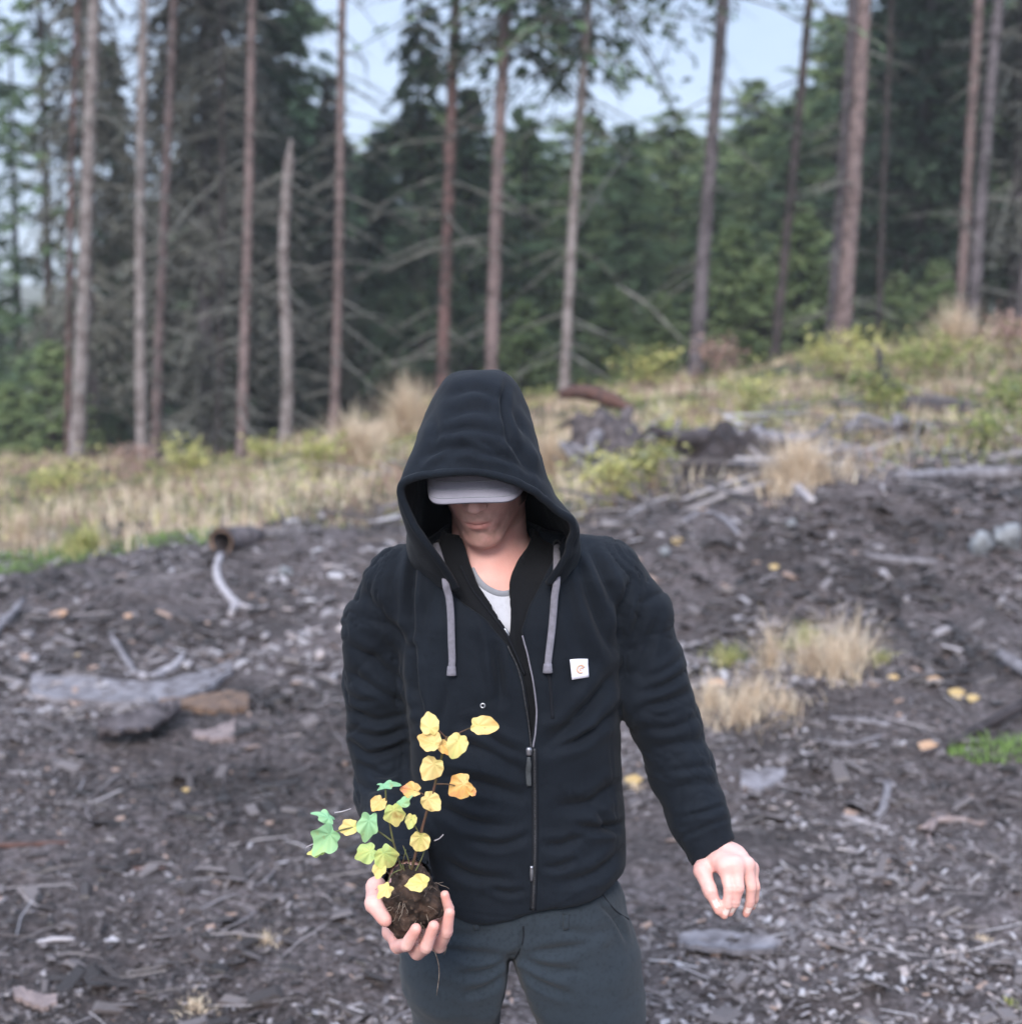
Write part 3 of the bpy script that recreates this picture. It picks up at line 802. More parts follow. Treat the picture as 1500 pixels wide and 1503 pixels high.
# single coloured leaves one can point to
def fallen_leaf(px, py, s, t, lb, sd):
    rng = np.random.default_rng(sd)
    g = T(px, py); s = .8 * s * g[1] / FPX
    a = np.linspace(0, 2 * np.pi, 13)[:-1]
    rad = 1 + .22 * np.cos(5 * a) * (np.cos(a / 2) ** 2)
    V = np.stack([np.cos(a) * rad, np.sin(a) * rad * .8, .25 * np.sin(2 * a + 1) + .25], -1) * s
    V = np.vstack([V, [[0, 0, .05 * s]]])
    c, q = math.cos(.7), math.sin(.7)
    V = V @ np.array([[1, 0, 0], [0, c, q], [0, -q, c]]) + g + np.array([0, 0, .35 * s])
    F = [[i, (i + 1) % 12, 12] for i in range(12)]
    tag(obj('fallen_leaf', V, np.array(F), M_LEAFLIT, tint=np.full(13, t), origin=g, smooth=False), lb, 'leaf')
for i, q in enumerate([(1358, 1102, 18, .95, 'orange leaf at the tip of the dark mossy branch'),
    (1400, 1024, 15, .65, 'yellow leaf in the row above the dark mossy branch, left one'), (1424, 1030, 12, .7, 'yellow leaf in the row above the dark mossy branch, right one'),
    (1368, 1004, 13, .9, 'peach leaf higher up the row above the dark mossy branch'), (1308, 998, 10, .75, 'pale yellow leaf at the right foot of the tallest straw clump'),
    (1246, 1000, 13, .6, 'yellow leaf under the tallest straw clump'), (1050, 1010, 17, .97, 'peach leaves by the sleeve elbow'), (928, 1152, 16, .6, 'golden leaf seen between jacket and sleeve'),
    (992, 800, 10, .7, 'yellow leaf on the bank beside the shoulder'), (1134, 836, 9, .7, 'cream leaf halfway down the right bank'),
    (1030, 756, 11, .9, 'peach leaf at the top of the right bank'), (92, 906, 11, .97, 'pink brown leaf on the left bank'), (190, 908, 8, .97, 'small pink leaf on the left bank right of its bigger neighbour'),
    (115, 968, 8, .7, 'small yellow leaf above the long grey slab'), (274, 1164, 7, .6, 'tiny yellow leaf on the soil under the curled bark')]):
    fallen_leaf(*q, 300 + i)

# ------------------------------------------------------------------ trees
BARK = {
 'pale': mat('bark_pale', (.25, .215, .21), .85, noise=[(5, (.11, .085, .08), .4, .6, 8), (26, (.36, .33, .33), .52, .7, 5)], bump=(18, .8, .03)),
 'pink': mat('bark_pinkish', (.19, .135, .13), .85, noise=[(6, (.075, .052, .05), .42, .62, 8), (26, (.27, .22, .22), .52, .7, 5)], bump=(18, .8, .03)),
 'red': mat('bark_reddish', (.14, .082, .077), .85, noise=(6, (.05, .034, .033), .4, .6, 8), bump=(18, .8, .03)),
 'grey': mat('bark_grey', (.14, .12, .13), .85, noise=(6, (.06, .05, .055), .4, .6, 8), bump=(18, .8, .03)),
 'dark': mat('bark_dark', (.07, .055, .055), .9, noise=(6, (.03, .025, .025), .4, .6, 8), bump=(18, .8, .03))}
M_TWIG = mat('dead_twigs', (.25, .24, .215), .9, noise=(3, (.13, .13, .115), .4, .6))
def needles(name, c0, c1, c2):
    return mat(name, c1, .75, tint=[(0, c0), (.5, c1), (1, c2)], trans=.18, spec=.2)
M_SPRUCE = needles('needles_dark', (.018, .034, .022), (.046, .078, .046), (.11, .15, .085))
M_FIR = needles('needles_blue_green', (.055, .095, .050), (.130, .205, .105), (.24, .32, .17))
M_LARCH = needles('needles_light', (.10, .15, .065), (.22, .30, .13), (.36, .42, .20))
M_DEADN = needles('needles_grey_brown', (.06, .060, .052), (.12, .12, .10), (.20, .20, .165))

SPRAY_V = np.array([[0, 0, 0], [.35, -.30, -.05], [1.0, -.06, -.22], [.35, .30, -.05], [.5, 0, .02], [.75, -.2, -.15], [.75, .2, -.15]])
SPRAY_T = np.array([[0, 1, 4], [4, 3, 0], [1, 5, 4], [5, 2, 4], [2, 6, 4], [6, 3, 4]])
def dir_mats(d, s, rng, roll=.6, wid=1.0):
    """matrices turning +x to d, scaled"""
    d = d / (np.linalg.norm(d, axis=1, keepdims=True) + 1e-9)
    up = np.tile([0, 0, 1.0], (len(d), 1)) + rng.normal(0, roll, (len(d), 3))
    y = np.cross(up, d); y /= np.linalg.norm(y, axis=1, keepdims=True) + 1e-9
    z = np.cross(d, y)
    return np.stack([d * s[:, None], y * (s * wid)[:, None], z * s[:, None]], -1)

def crown_mesh(seed, H, z0, rad, kind, nb, per, spray, droop=.35, top=1.0, ragged=.35, power=.85, shape=.75):
    """conifer crown: branches from z0 to H with sprays of needles; returns (foliage V,F,tint), (wood V,F)"""
    rng = np.random.default_rng(seed)
    zz = z0 + (H - z0) * (rng.uniform(0, 1, nb) ** power)
    a = rng.uniform(0, 2 * np.pi, nb)
    f = (H - zz) / (H - z0)
    ln = rad * (f ** shape) * np.clip(1 + rng.normal(0, ragged, nb), .3, 1.9) * (.55 + .45 * np.clip((zz - z0 * .4) / (H * .25), 0, 1)) + .15
    d = np.stack([np.cos(a), np.sin(a), np.zeros(nb)], -1)
    up0 = rng.uniform(-.15, .35, nb)
    def pos(t):
        t = np.asarray(t)
        return d * (ln * t)[..., None] + np.array([0, 0, 1]) * (zz + ln * (up0 * t - droop * t * t))[..., None]
    wood = []
    ks = 5
    PP = np.stack([pos(np.full(nb, k / (ks - 1))) for k in range(ks)], 1)
    tri = np.linspace(0, 2 * np.pi, 3, endpoint=False)
    wv = []
    for k in range(ks):
        r = .012 + .022 * (ln / rad) * (1 - k / (ks - 1))
        for q in tri:
            wv.append(PP[:, k] + np.stack([-np.sin(a) * np.cos(q) * r, np.cos(a) * np.cos(q) * r, np.sin(q) * r], -1))
    WV = np.stack(wv, 1).reshape(-1, 3)
    F = np.array([[k * 3 + i, k * 3 + (i + 1) % 3, (k + 1) * 3 + (i + 1) % 3, (k + 1) * 3 + i] for k in range(ks - 1) for i in range(3)])
    WF = (F[None] + (np.arange(nb) * ks * 3)[:, None, None]).reshape(-1, 4)
    # sprays
    n = nb * per
    bi = np.repeat(np.arange(nb), per)
    t = rng.beta(1.8, 1.2, n)
    base = d[bi] * (ln[bi] * t)[:, None] + np.array([0, 0, 1]) * (zz[bi] + ln[bi] * (up0[bi] * t - droop * t * t))[:, None]
    side = rng.choice([-1, 1], n) * rng.uniform(.2, 1.25, n)
    ca, sa = np.cos(a[bi] + side), np.sin(a[bi] + side)
    dd = np.stack([ca, sa, rng.uniform(-.75, .25, n)], -1)
    off = rng.uniform(0, .5, n) * ln[bi] * (1 - t) * .7
    base = base + dd * off[:, None]
    s = spray * rng.uniform(.5, 1.4, n) * (.6 + .5 * (1 - t))
    V, F = many(SPRAY_V, SPRAY_T, dir_mats(dd, s, rng, .5, .8), base)
    # colour differs from branch to branch: young tips paler
    tn = np.clip(.25 + .35 * t + rng.normal(0, .18, nb)[bi] + rng.normal(0, .1, n), 0, 1)
    return (V, F, np.repeat(tn, len(SPRAY_V))), (WV, WF)

def trunk_mesh(H, r, seed, lean=(0, 0), wob=.012, sides=10, z0=-.3):
    n = 26
    f = np.linspace(0, 1, n)
    P = np.stack([lean[0] * f * H + wob * H * .3 * np.sin(f * 5 + seed), lean[1] * f * H + wob * H * .3 * np.cos(f * 4 + seed * 2), z0 + f * (H - z0)], -1)
    P[:, :2] -= P[0, :2]
    rr = r * (1 - .78 * f ** 1.1) + r * .35 * np.exp(-f * H / .35)
    return tube(P, rr, sides, rough=.06, seed=seed, normal=[1, 0, 0]), P, rr

# far rows ------------------------------------------------------------
def far_tree(name, label, cat, loc, H, r, kind, seed, group=None, cache={}, yaw=0, s=1.0, variant=0):
    key = (kind, variant)
    if key not in cache:
        spec = {'spruce': dict(z0=.8, rad=2.6, nb=240, per=50, spray=.32, droop=.55, m=M_SPRUCE),
                'fir': dict(z0=.5, rad=2.7, nb=240, per=52, spray=.29, droop=.35, ragged=.5, shape=.6, m=M_FIR),
                'larch': dict(z0=1.0, rad=2.9, nb=250, per=58, spray=.23, droop=.15, ragged=.6, shape=.45, m=M_LARCH),
                'dead': dict(z0=1.0, rad=2.0, nb=360, per=36, spray=.24, droop=.7, m=M_DEADN),
                'tall': dict(z0=6.5, rad=2.3, nb=150, per=32, spray=.38, droop=.3, m=M_SPRUCE),
                'thin': dict(z0=2.5, rad=1.9, nb=85, per=40, spray=.24, droop=.35, ragged=.5, m=M_FIR),
                'young': dict(z0=.3, rad=1.5, nb=170, per=28, spray=.2, droop=.0, m=M_LARCH)}[kind]
        HH = {'young': 5.0, 'larch': 13.0}.get(kind, 16.0)
        m = spec.pop('m')
        (V, F, tn), (WV, WF) = crown_mesh(100 + variant * 17 + len(kind), HH, kind=kind, **spec)
        (TV, TF), P, rr = trunk_mesh(HH, {'young': .06}.get(kind, .17), variant + 3)
        cm = new_mesh('crown', V, F, m, smooth=False, tint=tn)
        wm = new_mesh('branches', WV, WF, M_TWIG if kind in ('dead', 'tall') else BARK['dark'])
        tm = new_mesh('trunk', TV, TF, BARK['grey'] if kind in ('dead', 'tall') else BARK['dark'])
        cache[key] = (cm, wm, tm, HH)
    cm, wm, tm, HH = cache[key]
    t = thing(name, label, cat, loc, group)
    k = H / HH
    t.scale = (k * s, k * s, k); t.rotation_euler = (0, 0, yaw)
    for nm, me in (('trunk', tm), ('branches', wm), ('crown', cm)):
        o = bpy.data.objects.new(nm, me)
        sc.collection.objects.link(o); o.parent = t
        if nm != 'trunk': o['kind'] = 'stuff'
    return t
def top_height(px, py_top, Y):
    g = ground_z(W(px, 540, Y)[0], Y, False)
    return W(px, py_top, Y)[2] - float(g)
rt = random.Random(5)
FAR = [ # px, Y, py of the top, kind, width scale, label
 (-90, 34, -250, 'fir', 1.0, 'fir partly cut off by the left edge'),
 (34, 38, 40, 'thin', 1.0, 'thin ragged fir at the left edge against the sky'),
 (74, 33, -260, 'thin', .8, 'tall thin fir left of the leftmost pale trunk'),
 (140, 31, -420, 'dead', .7, 'grey brown spruce of dead twigs right of the leftmost pale trunk'),
 (176, 36, 60, 'spruce', .8, 'narrow dark spruce left of the two close trunks'),
 (300, 30, -500, 'dead', 1.0, 'large grey brown spruce with drooping dead branches, right of the two close trunks'),
 (325, 35, -420, 'dead', 1.1, 'tall twiggy spruce behind the trunk left of the broken one'),
 (400, 37, -60, 'spruce', 1.2, 'dark spruce behind the broken topped trunk'),
 (440, 41, -100, 'fir', .9, 'blue green fir right of the broken topped trunk'),
 (490, 36, 110, 'dead', .9, 'twiggy grey spruce behind the thin trunk left of the hood'),
 (560, 38, 190, 'spruce', 1.2, 'dark spruce below the gap of sky above the hood'),
 (620, 33, -60, 'spruce', .8, 'tall dark spruce just left of the reddish trunk'),
 (690, 36, 130, 'spruce', 1.3, 'dark spruce between the reddish and the pinkish trunk'),
 (770, 40, 150, 'fir', 1.5, 'blue green fir right of the pinkish trunk'),
 (850, 42, 170, 'larch', 1.4, 'dull green tree behind the slim pale trunk'),
 (915, 39, 180, 'fir', 1.3, 'wide fir right of the slim pale trunk'),
 (985, 44, 160, 'larch', 1.3, 'light tree left of the purple grey trunk'),
 (1040, 38, 230, 'fir', 1.2, 'fir directly behind the purple grey trunk'),
 (1100, 46, 120, 'larch', 1.2, 'light green tree under the right hand gap of sky'),
 (1150, 41, 150, 'fir', 1.2, 'blue green fir behind the thin dark leaning trunk'),
 (1215, 44, 20, 'larch', 1.2, 'pale green tree left of the thickest trunk'),
 (1290, 38, -160, 'fir', 1.0, 'tall green fir right of the thickest trunk'),
 (1345, 34, -330, 'spruce', 1.15, 'tall spruce between the thickest and the twin trunks'),
 (1400, 40, -250, 'fir', 1.1, 'green fir behind the leaning twin trunks'),
 (1480, 33, -400, 'dead', 1.1, 'grey twiggy spruce at the right edge'),
 (1560, 35, -300, 'spruce', 1.2, 'spruce partly cut off by the right edge')]
for i, (px, Y, pt, kind, s, lb) in enumerate(FAR):
    x = W(px, 540, Y)[0]
    loc = (x, Y, float(ground_z(x, Y, False)))
    H = top_height(px, pt, Y)
    nm = {'thin': 'fir_tree', 'spruce': 'spruce_tree', 'fir': 'fir_tree', 'larch': 'larch_tree', 'dead': 'dying_spruce'}[kind]
    far_tree(nm, lb, 'tree', loc, H, .2, kind, i, group='trees of the forest edge', yaw=rt.uniform(0, 6.28), s=s, variant=i % 3)
# deep rows closing the forest
for i in range(46):
    px = -180 + i * 41 + rt.uniform(-14, 14)
    Y = rt.uniform(46, 68)
    pt = np.interp(px, [-200, 60, 260, 420, 520, 600, 800, 950, 1100, 1230, 1300, 1700], [560, 500, 230, 100, 190, 150, 215, 200, 170, 110, -20, -60]) + rt.uniform(-10, 50)
    x = W(px, 540, Y)[0]; loc = (x, Y, float(ground_z(x, Y, False)))
    far_tree('spruce_tree', 'dark conifer in the deep rows behind the forest edge', 'tree', loc, max(6, top_height(px, pt, Y)), .2, ('spruce' if i < 18 else 'larch') if i % 3 else 'fir', i, group='conifers in the deep rows', yaw=rt.uniform(0, 6.28), s=1.8, variant=i % 3)
YOUNG = [(1075, 30, 330, 'pale young conifer right of the purple grey trunk'), (1118, 29, 380, 'short pale conifer touching the thin dark leaning trunk'), (1170, 31, 300, 'young conifer left of the thickest trunk'),
         (965, 31, 430, 'small pale conifer left of the purple grey trunk'), (1310, 30, 400, 'young conifer right of the thickest trunk'), (1370, 31, 380, 'young conifer left of the leaning twin trunks'),
         (14, 29, 560, 'young green conifer low at the left edge'), (78, 29, 500, 'young conifer just left of the leftmost pale trunk'), (770, 31, 440, 'low conifer right of the pinkish trunk'), (900, 32, 420, 'low conifer right of the slim pale trunk')]
for i, (px, Y, pt, lb) in enumerate(YOUNG):
    x = W(px, 540, Y)[0]
    far_tree('young_conifer', lb, 'tree', (x, Y, float(ground_z(x, Y, False))), max(1.6, top_height(px, pt, Y)), .1, 'young', i, group='young conifers at the forest edge', yaw=rt.uniform(0, 6), s=1.25, variant=i % 2)

# front trunks ----------------------------------------------------------
def front_tree(name, label, b, t, w, m, seed, Y, H=19, crown=None, broken=None, dead=60, deadlen=1.0, dark=False):
    """b, t: photo positions of the trunk's foot and of the trunk at the picture's top row; w its width in photo px"""
    foot = W(b[0], b[1], Y); foot[2] = float(ground_z(foot[0], foot[1], False)) if abs(float(ground_z(foot[0], foot[1], False)) - foot[2]) < 1.5 else foot[2]
    tip = W(t[0], t[1], Y)
    lean = (tip - foot)[:2] / (tip - foot)[2]
    r = w * .45 * Y / FPX
    Hh = (tip[2] - foot[2]) if broken else H
    T_ = thing(name, label, 'tree', foot, 'tall bare trunks at the forest edge')
    n = 60
    f = np.linspace(0, 1, n)
    P = np.stack([lean[0] * f * Hh + .05 * np.sin(f * 7 + seed), lean[1] * f * Hh + .05 * np.cos(f * 6 + seed), -.4 + f * (Hh + .4)], -1)
    P[:, :2] -= P[0, :2]
    zf = P[:, 2] / 19
    tp = np.ones(n) if not broken else np.interp(f, [0, .93, .965, 1], [1, 1, .55, .12])
    rr = r * 1.12 * (1 - .62 * np.clip(zf, 0, 1)) + r * .3 * np.exp(-np.clip(P[:, 2], 0, 99) / .4)
    V, F = tube(P + foot, rr * tp * (1 + .10 * np.clip(np.sin(np.arange(n) * 2.1 + seed), 0, 1)), 12, rough=.10, seed=seed, normal=[1, 0, 0])
    obj('trunk', V, F, m, T_)
    rng = np.random.default_rng(seed)
    # whorls of dead side branches
    parts = []
    for q in range(dead):
        z = rng.uniform(.6, min(Hh * .95, 10))
        i = int(np.clip(z / Hh * (n - 1), 0, n - 1)); p = foot + P[i]
        p[2] = foot[2] + z
        a = rng.uniform(0, 2 * np.pi); l = deadlen * rng.uniform(.15, 1.0) ** 1.5 * 1.6
        dr = rng.uniform(-.5, .2)
        K = [p + np.array([math.cos(a + .15 * k) * l * k / 4, math.sin(a + .15 * k) * l * k / 4, l * (dr * (k / 4) - .25 * (k / 4) ** 2)]) for k in range(5)]
        parts.append(tube(K, [.014 + .004 * l, .003], 3))
        for s_ in range(3):
            k = rng.integers(1, 4); e = K[k] + np.array([math.cos(a + rng.uniform(-1, 1)) * l * .3, math.sin(a + rng.uniform(-1, 1)) * l * .3, -l * rng.uniform(.05, .25)])
            parts.append(tube([K[k], e], [.006, .002], 3))
    if parts:
        V, F = join(parts); tag(obj('dead_branches', V, F, M_TWIG if not dark else BARK['dark'], T_), None, None, kind='stuff')
    if crown:
        z0, rad, nb, per, spray, cm = crown
        (V, F, tn), (WV, WF) = crown_mesh(seed + 50, Hh + .4, z0, rad, 'x', nb, per, spray, droop=.45, ragged=.4, power=1.1)
        sh = np.array([lean[0], lean[1], 0])
        V = V + sh * V[:, 2:3] + foot; WV = WV + sh * WV[:, 2:3] + foot
        tag(obj('crown', V, F, cm, T_, smooth=False, tint=tn), None, None, kind='stuff'); tag(obj('branches', WV, WF, M_TWIG, T_), None, None, kind='stuff')
    else:
        if not broken:
            (V, F, tn), (WV, WF) = crown_mesh(seed + 50, Hh + .4, 10.5, 2.2, 'x', 90, 26, .36, droop=.4)
            sh = np.array([lean[0], lean[1], 0])
            V = V + sh * V[:, 2:3] + foot; WV = WV + sh * WV[:, 2:3] + foot
            tag(obj('crown', V, F, M_SPRUCE, T_, smooth=False, tint=tn), None, None, kind='stuff'); tag(obj('branches', WV, WF, M_TWIG, T_), None, None, kind='stuff')
    return T_
C1 = (6.0, 2.4, 130, 30, .30, M_SPRUCE)
front_tree('pine_tree', 'leftmost pale trunk, bending right towards its top', (110, 668), (148, 0), 21, BARK['pale'], 1, 24, dead=36)
front_tree('pine_tree', 'thin reddish trunk just left of the leftmost pale trunk', (98, 668), (122, 0), 9, BARK['red'], 2, 25.5, dead=30)
front_tree('pine_tree', 'upright grey trunk, left one of the two close trunks', (209, 668), (212, 0), 16, BARK['pale'], 3, 24, dead=46)
front_tree('pine_tree', 'dull brown trunk, right one of the two close trunks', (228, 662), (248, 0), 14, BARK['pink'], 4, 25, dead=70, deadlen=1.2)
front_tree('pine_tree', 'upright pinkish grey trunk left of the broken topped one', (354, 658), (362, 0), 15, BARK['pink'], 5, 24, dead=60)
front_tree('dead_tree', 'dead trunk with pale broken top', (415, 645), (425, 205), 17, BARK['pale'], 6, 24, broken=True, dead=44)
front_tree('pine_tree', 'thin grey brown trunk right of the broken topped one', (488, 632), (508, 0), 14, BARK['pink'], 7, 24.5, dead=80, deadlen=1.2)
front_tree('pine_tree', 'reddish trunk rising behind the left side of the hood', (645, 590), (677, 0), 18, BARK['red'], 8, 23.5, crown=(7.6, 1.3, 90, 30, .22, M_SPRUCE), dead=60, deadlen=1.3)
front_tree('pine_tree', 'pinkish trunk rising behind the top of the hood', (718, 585), (748, 0), 19, BARK['pink'], 9, 23, crown=(6.0, 1.6, 150, 34, .22, M_SPRUCE), dead=44)
front_tree('pine_tree', 'slim pale trunk right of the hood with leafy upper branches', (826, 566), (860, 0), 15, BARK['pale'], 10, 23.5, crown=(5.6, 2.9, 170, 34, .22, M_FIR), dead=60, deadlen=1.3)
front_tree('pine_tree', 'purple grey trunk with rough knots right of the hood', (1018, 536), (1052, 0), 21, BARK['grey'], 11, 24, crown=(6.8, 2.6, 110, 30, .22, M_FIR), dead=50, deadlen=1.2)
front_tree('pine_tree', 'thin dark leaning trunk left of the thickest trunk', (1132, 518), (1178, 0), 14, BARK['dark'], 12, 24, dead=40, dark=True)
front_tree('pine_tree', 'thickest trunk, pinkish brown, on the right', (1230, 498), (1264, 0), 24, BARK['pink'], 13, 23.5, dead=44)
front_tree('pine_tree', 'slimmer trunk hugging the left side of the thickest one', (1214, 498), (1254, 0), 15, BARK['grey'], 14, 24.3, dead=30)
front_tree('pine_tree', 'left one of the leaning twin trunks on the right', (1404, 484), (1442, 0), 15, BARK['pink'], 15, 24, dead=40)
front_tree('pine_tree', 'right one of the leaning twin trunks on the right', (1422, 484), (1466, 0), 17, BARK['grey'], 16, 23.6, dead=40)
front_tree('pine_tree', 'thin black trunk between the thickest and the twin trunks', (1288, 492), (1302, 0), 9, BARK['dark'], 17, 27, dead=60, dark=True)
front_tree('pine_tree', 'trunk at the very right edge of the picture', (1492, 476), (1532, 0), 14, BARK['grey'], 18, 25, dead=50)
front_tree('pine_tree', 'thin dark trunk between the broken topped one and its left neighbour', (318, 655), (330, 0), 9, BARK['dark'], 19, 27, dead=90, deadlen=1.4)
# leaning dead branches low in the forest
for i, (a, b, w, lb) in enumerate([((560, 400, 27), (730, 345, 26), 3, 'long dead branch slanting left of the reddish trunk'), ((905, 420, 27), (1000, 500, 26), 3, 'dead pole leaning behind the slim pale trunk'),
                                   ((230, 372, 26), (330, 260, 27), 2.6, 'dead branch slanting up right of the two close trunks'), ((850, 330, 26), (925, 225, 27), 2.6, 'dead branch slanting up from the slim pale trunk')]):
    P = np.array([W(*a), W(*b)]); P = spline([P[0], P.mean(0) + [0, 0, .12], P[1]], 12)
    V, F = tube(P, [w * 26 / FPX, w * 13 / FPX], 6, rough=.2, seed=i)
    tag(obj('dead_branch', V, F, M_TWIG, origin=P[0]), lb, 'branch')
# ------------------------------------------------------------------ solid modelling: distance fields turned into meshes
def smin(a, b, k):
    h = np.maximum(k - np.abs(a - b), 0) / k
    return np.minimum(a, b) - h * h * k * .25
def smax(a, b, k):
    return -smin(-a, -b, k)
def cone(P, a, b, ra, rb):
    a = np.asarray(a, float); b = np.asarray(b, float)
    ab = b - a
    t = np.clip(((P - a) @ ab) / (ab @ ab), 0, 1)
    return np.linalg.norm(P - (a + t[:, None] * ab), axis=1) - (ra + (rb - ra) * t)
def chain(P, pts, rs, k=.004):
    d = None
    for i in range(len(pts) - 1):
        q = cone(P, pts[i], pts[i + 1], rs[i], rs[i + 1])
        d = q if d is None else smin(d, q, k)
    return d
def ell(P, c, r, M=None):
    q = P - np.asarray(c, float)
    if M is not None: q = q @ M
    r = np.asarray(r, float)
    k0 = np.linalg.norm(q / r, axis=1); k1 = np.linalg.norm(q / (r * r), axis=1)
    return k0 * (k0 - 1) / np.maximum(k1, 1e-9)
def near(P, c, rad, fn, far=.03):
    """only work a group of shapes out where it matters"""
    c = np.asarray(c, float)
    d = np.linalg.norm(P - c, axis=1) - rad
    out = d + far
    m = d < far
    if m.any():
        out[m] = fn(P[m])
    return out

def surface(f, lo, hi, h, B=14):
    """mesh of f = 0 (sparse surface nets)"""
    lo = np.asarray(lo, float); hi = np.asarray(hi, float)
    nb = np.ceil((hi - lo) / (B * h)).astype(int)
    I = np.stack(np.meshgrid(*[np.arange(n) for n in nb], indexing='ij'), -1).reshape(-1, 3)
    C = lo + (I + .5) * B * h
    keep = np.abs(f(C)) < B * h * .87 * 1.45 + .012
    I = I[keep]
    N = nb * B + 4
    g = np.arange(B + 1)
    G = np.stack(np.meshgrid(g, g, g, indexing='ij'), -1).reshape(-1, 3)
    keys, pos = [], []
    edges = []
    corner = np.array([[a, b, c] for a in (0, 1) for b in (0, 1) for c in (0, 1)])
    E = [(i, j) for i in range(8) for j in range(8) if i < j and np.abs(corner[i] - corner[j]).sum() == 1]
    for s in range(0, len(I), 12):
        blk = I[s:s + 12]
        Q = (lo + (blk[:, None] * B + G[None]) * h).reshape(-1, 3)
        D = f(Q).reshape(len(blk), B + 1, B + 1, B + 1)
        sg = D < 0
        c8 = np.stack([D[:, a:B + a, b:B + b, c:B + c] for a, b, c in corner], -1)
        s8 = c8 < 0
        act = s8.any(-1) & ~s8.all(-1)
        bi, x, y, z = np.nonzero(act)
        if len(bi) == 0: continue
        v = c8[bi, x, y, z]; acc = np.zeros((len(bi), 3)); cnt = np.zeros(len(bi))
        for i, j in E:
            m = (v[:, i] < 0) != (v[:, j] < 0)
            t = v[m, i] / (v[m, i] - v[m, j])
            acc[m] += corner[i] + t[:, None] * (corner[j] - corner[i]); cnt[m] += 1
        base = blk[bi] * B + np.stack([x, y, z], -1)
        pos.append(lo + (base + acc / cnt[:, None]) * h)
        keys.append((base[:, 0] * N[1] + base[:, 1]) * N[2] + base[:, 2])
        for ax in range(3):
            o = [0, 0, 0]; o[ax] = 1
            m = sg[:, :B, :B, :B] != sg[:, o[0]:B + o[0], o[1]:B + o[1], o[2]:B + o[2]]
            bi2, x2, y2, z2 = np.nonzero(m)
            edges.append((ax, blk[bi2] * B + np.stack([x2, y2, z2], -1), sg[bi2, x2, y2, z2]))
    keys = np.concatenate(keys); pos = np.concatenate(pos)
    o = np.argsort(keys); ks = keys[o]
    F = []
    for ax, b, ins in edges:
        u, w = (ax + 1) % 3, (ax + 2) % 3
        idx = []
        ok = np.ones(len(b), bool)
        for du, dw in ((0, 0), (-1, 0), (-1, -1), (0, -1)):
            q = b.copy(); q[:, u] += du; q[:, w] += dw
            ok &= (q >= 0).all(1)
            k = (q[:, 0] * N[1] + q[:, 1]) * N[2] + q[:, 2]
            p = np.clip(np.searchsorted(ks, k), 0, len(ks) - 1)
            ok &= ks[p] == k
            idx.append(o[p])
        q = np.stack(idx, -1)
        q[~ins] = q[~ins][:, ::-1]
        F.append(q[ok])
    F = np.concatenate(F)
    return smooth(pos, F, 1, .5), F
def smooth(V, F, it=1, k=.5):
    for _ in range(it):
        A = np.zeros_like(V); n = np.zeros(len(V))
        for i in range(F.shape[1]):
            j = (i + 1) % F.shape[1]
            for c in range(3):
                A[:, c] += np.bincount(F[:, i], V[F[:, j], c], len(V)) + np.bincount(F[:, j], V[F[:, i], c], len(V))
            n += np.bincount(F[:, i], minlength=len(V)) + np.bincount(F[:, j], minlength=len(V))
        V = V * (1 - k) + k * A / np.maximum(n, 1)[:, None]
    return V
def normals(V, F):
    n = np.cross(V[F[:, 2]] - V[F[:, 0]], V[F[:, 3]] - V[F[:, 1]])
    N = np.zeros_like(V)
    for i in range(4):
        for c in range(3):
            N[:, c] += np.bincount(F[:, i], n[:, c], len(V))
    return N / (np.linalg.norm(N, axis=1, keepdims=True) + 1e-12)
def in_poly(px, py, poly):
    """signed distance in photo px to a closed outline (negative inside)"""
    poly = np.array(poly, float); q = np.roll(poly, -1, 0)
    best = np.full(px.shape, 1e9); ins = np.zeros(px.shape, bool)
    for (ax, ay), (bx, by) in zip(poly, q):
        ex, ey = bx - ax, by - ay
        t = np.clip(((px - ax) * ex + (py - ay) * ey) / (ex * ex + ey * ey), 0, 1)
        best = np.minimum(best, np.hypot(px - ax - t * ex, py - ay - t * ey))
        c = ((ay > py) != (by > py)) & (px < (bx - ax) * (py - ay) / (by - ay + 1e-12) + ax)
        ins ^= c
    return np.where(ins, -best, best)

# ------------------------------------------------------------------ the man: measures
YB = 2.14
def rows(tab):
    t = [(W(750, r[0], r[3])[2], (W(r[1], r[0], r[3])[0] + W(r[2], r[0], r[3])[0]) / 2, r[3], (W(r[2], r[0], r[3])[0] - W(r[1], r[0], r[3])[0]) / 2, r[4]) for r in tab]
    return np.array(sorted(t))
TORSO = rows([(790, 640, 850, 2.17, .075), (815, 610, 890, 2.165, .088), (840, 592, 915, 2.155, .102), (900, 588, 913, 2.15, .118), (980, 594, 909, 2.145, .122), (1060, 600, 908, 2.14, .120),
              (1150, 608, 911, 2.14, .118), (1220, 616, 919, 2.14, .12), (1290, 626, 915, 2.14, .122), (1360, 628, 912, 2.14, .122)])
def torso(P, tab=TORSO, p=2.5, inset=0.0):
    z = P[:, 2]
    cx, cy, a, b = [np.interp(z, tab[:, 0], tab[:, i]) for i in (1, 2, 3, 4)]
    a = a - inset; b = b - inset
    r = ((np.abs(P[:, 0] - cx) / a) ** p + (np.abs(P[:, 1] - cy) / b) ** p) ** (1 / p)
    d = (r - 1) * np.minimum(a, b)
    return smax(d, z - (tab[-1, 0] - inset), .05)
SHL = [W(588, 862, 2.16), W(558, 925, 2.17), W(555, 1000, 2.18), W(560, 1075, 2.19), W(570, 1150, 2.185)]      # his right arm
ELR, WRR = W(572, 1160, 2.18), W(600, 1296, 1.94)
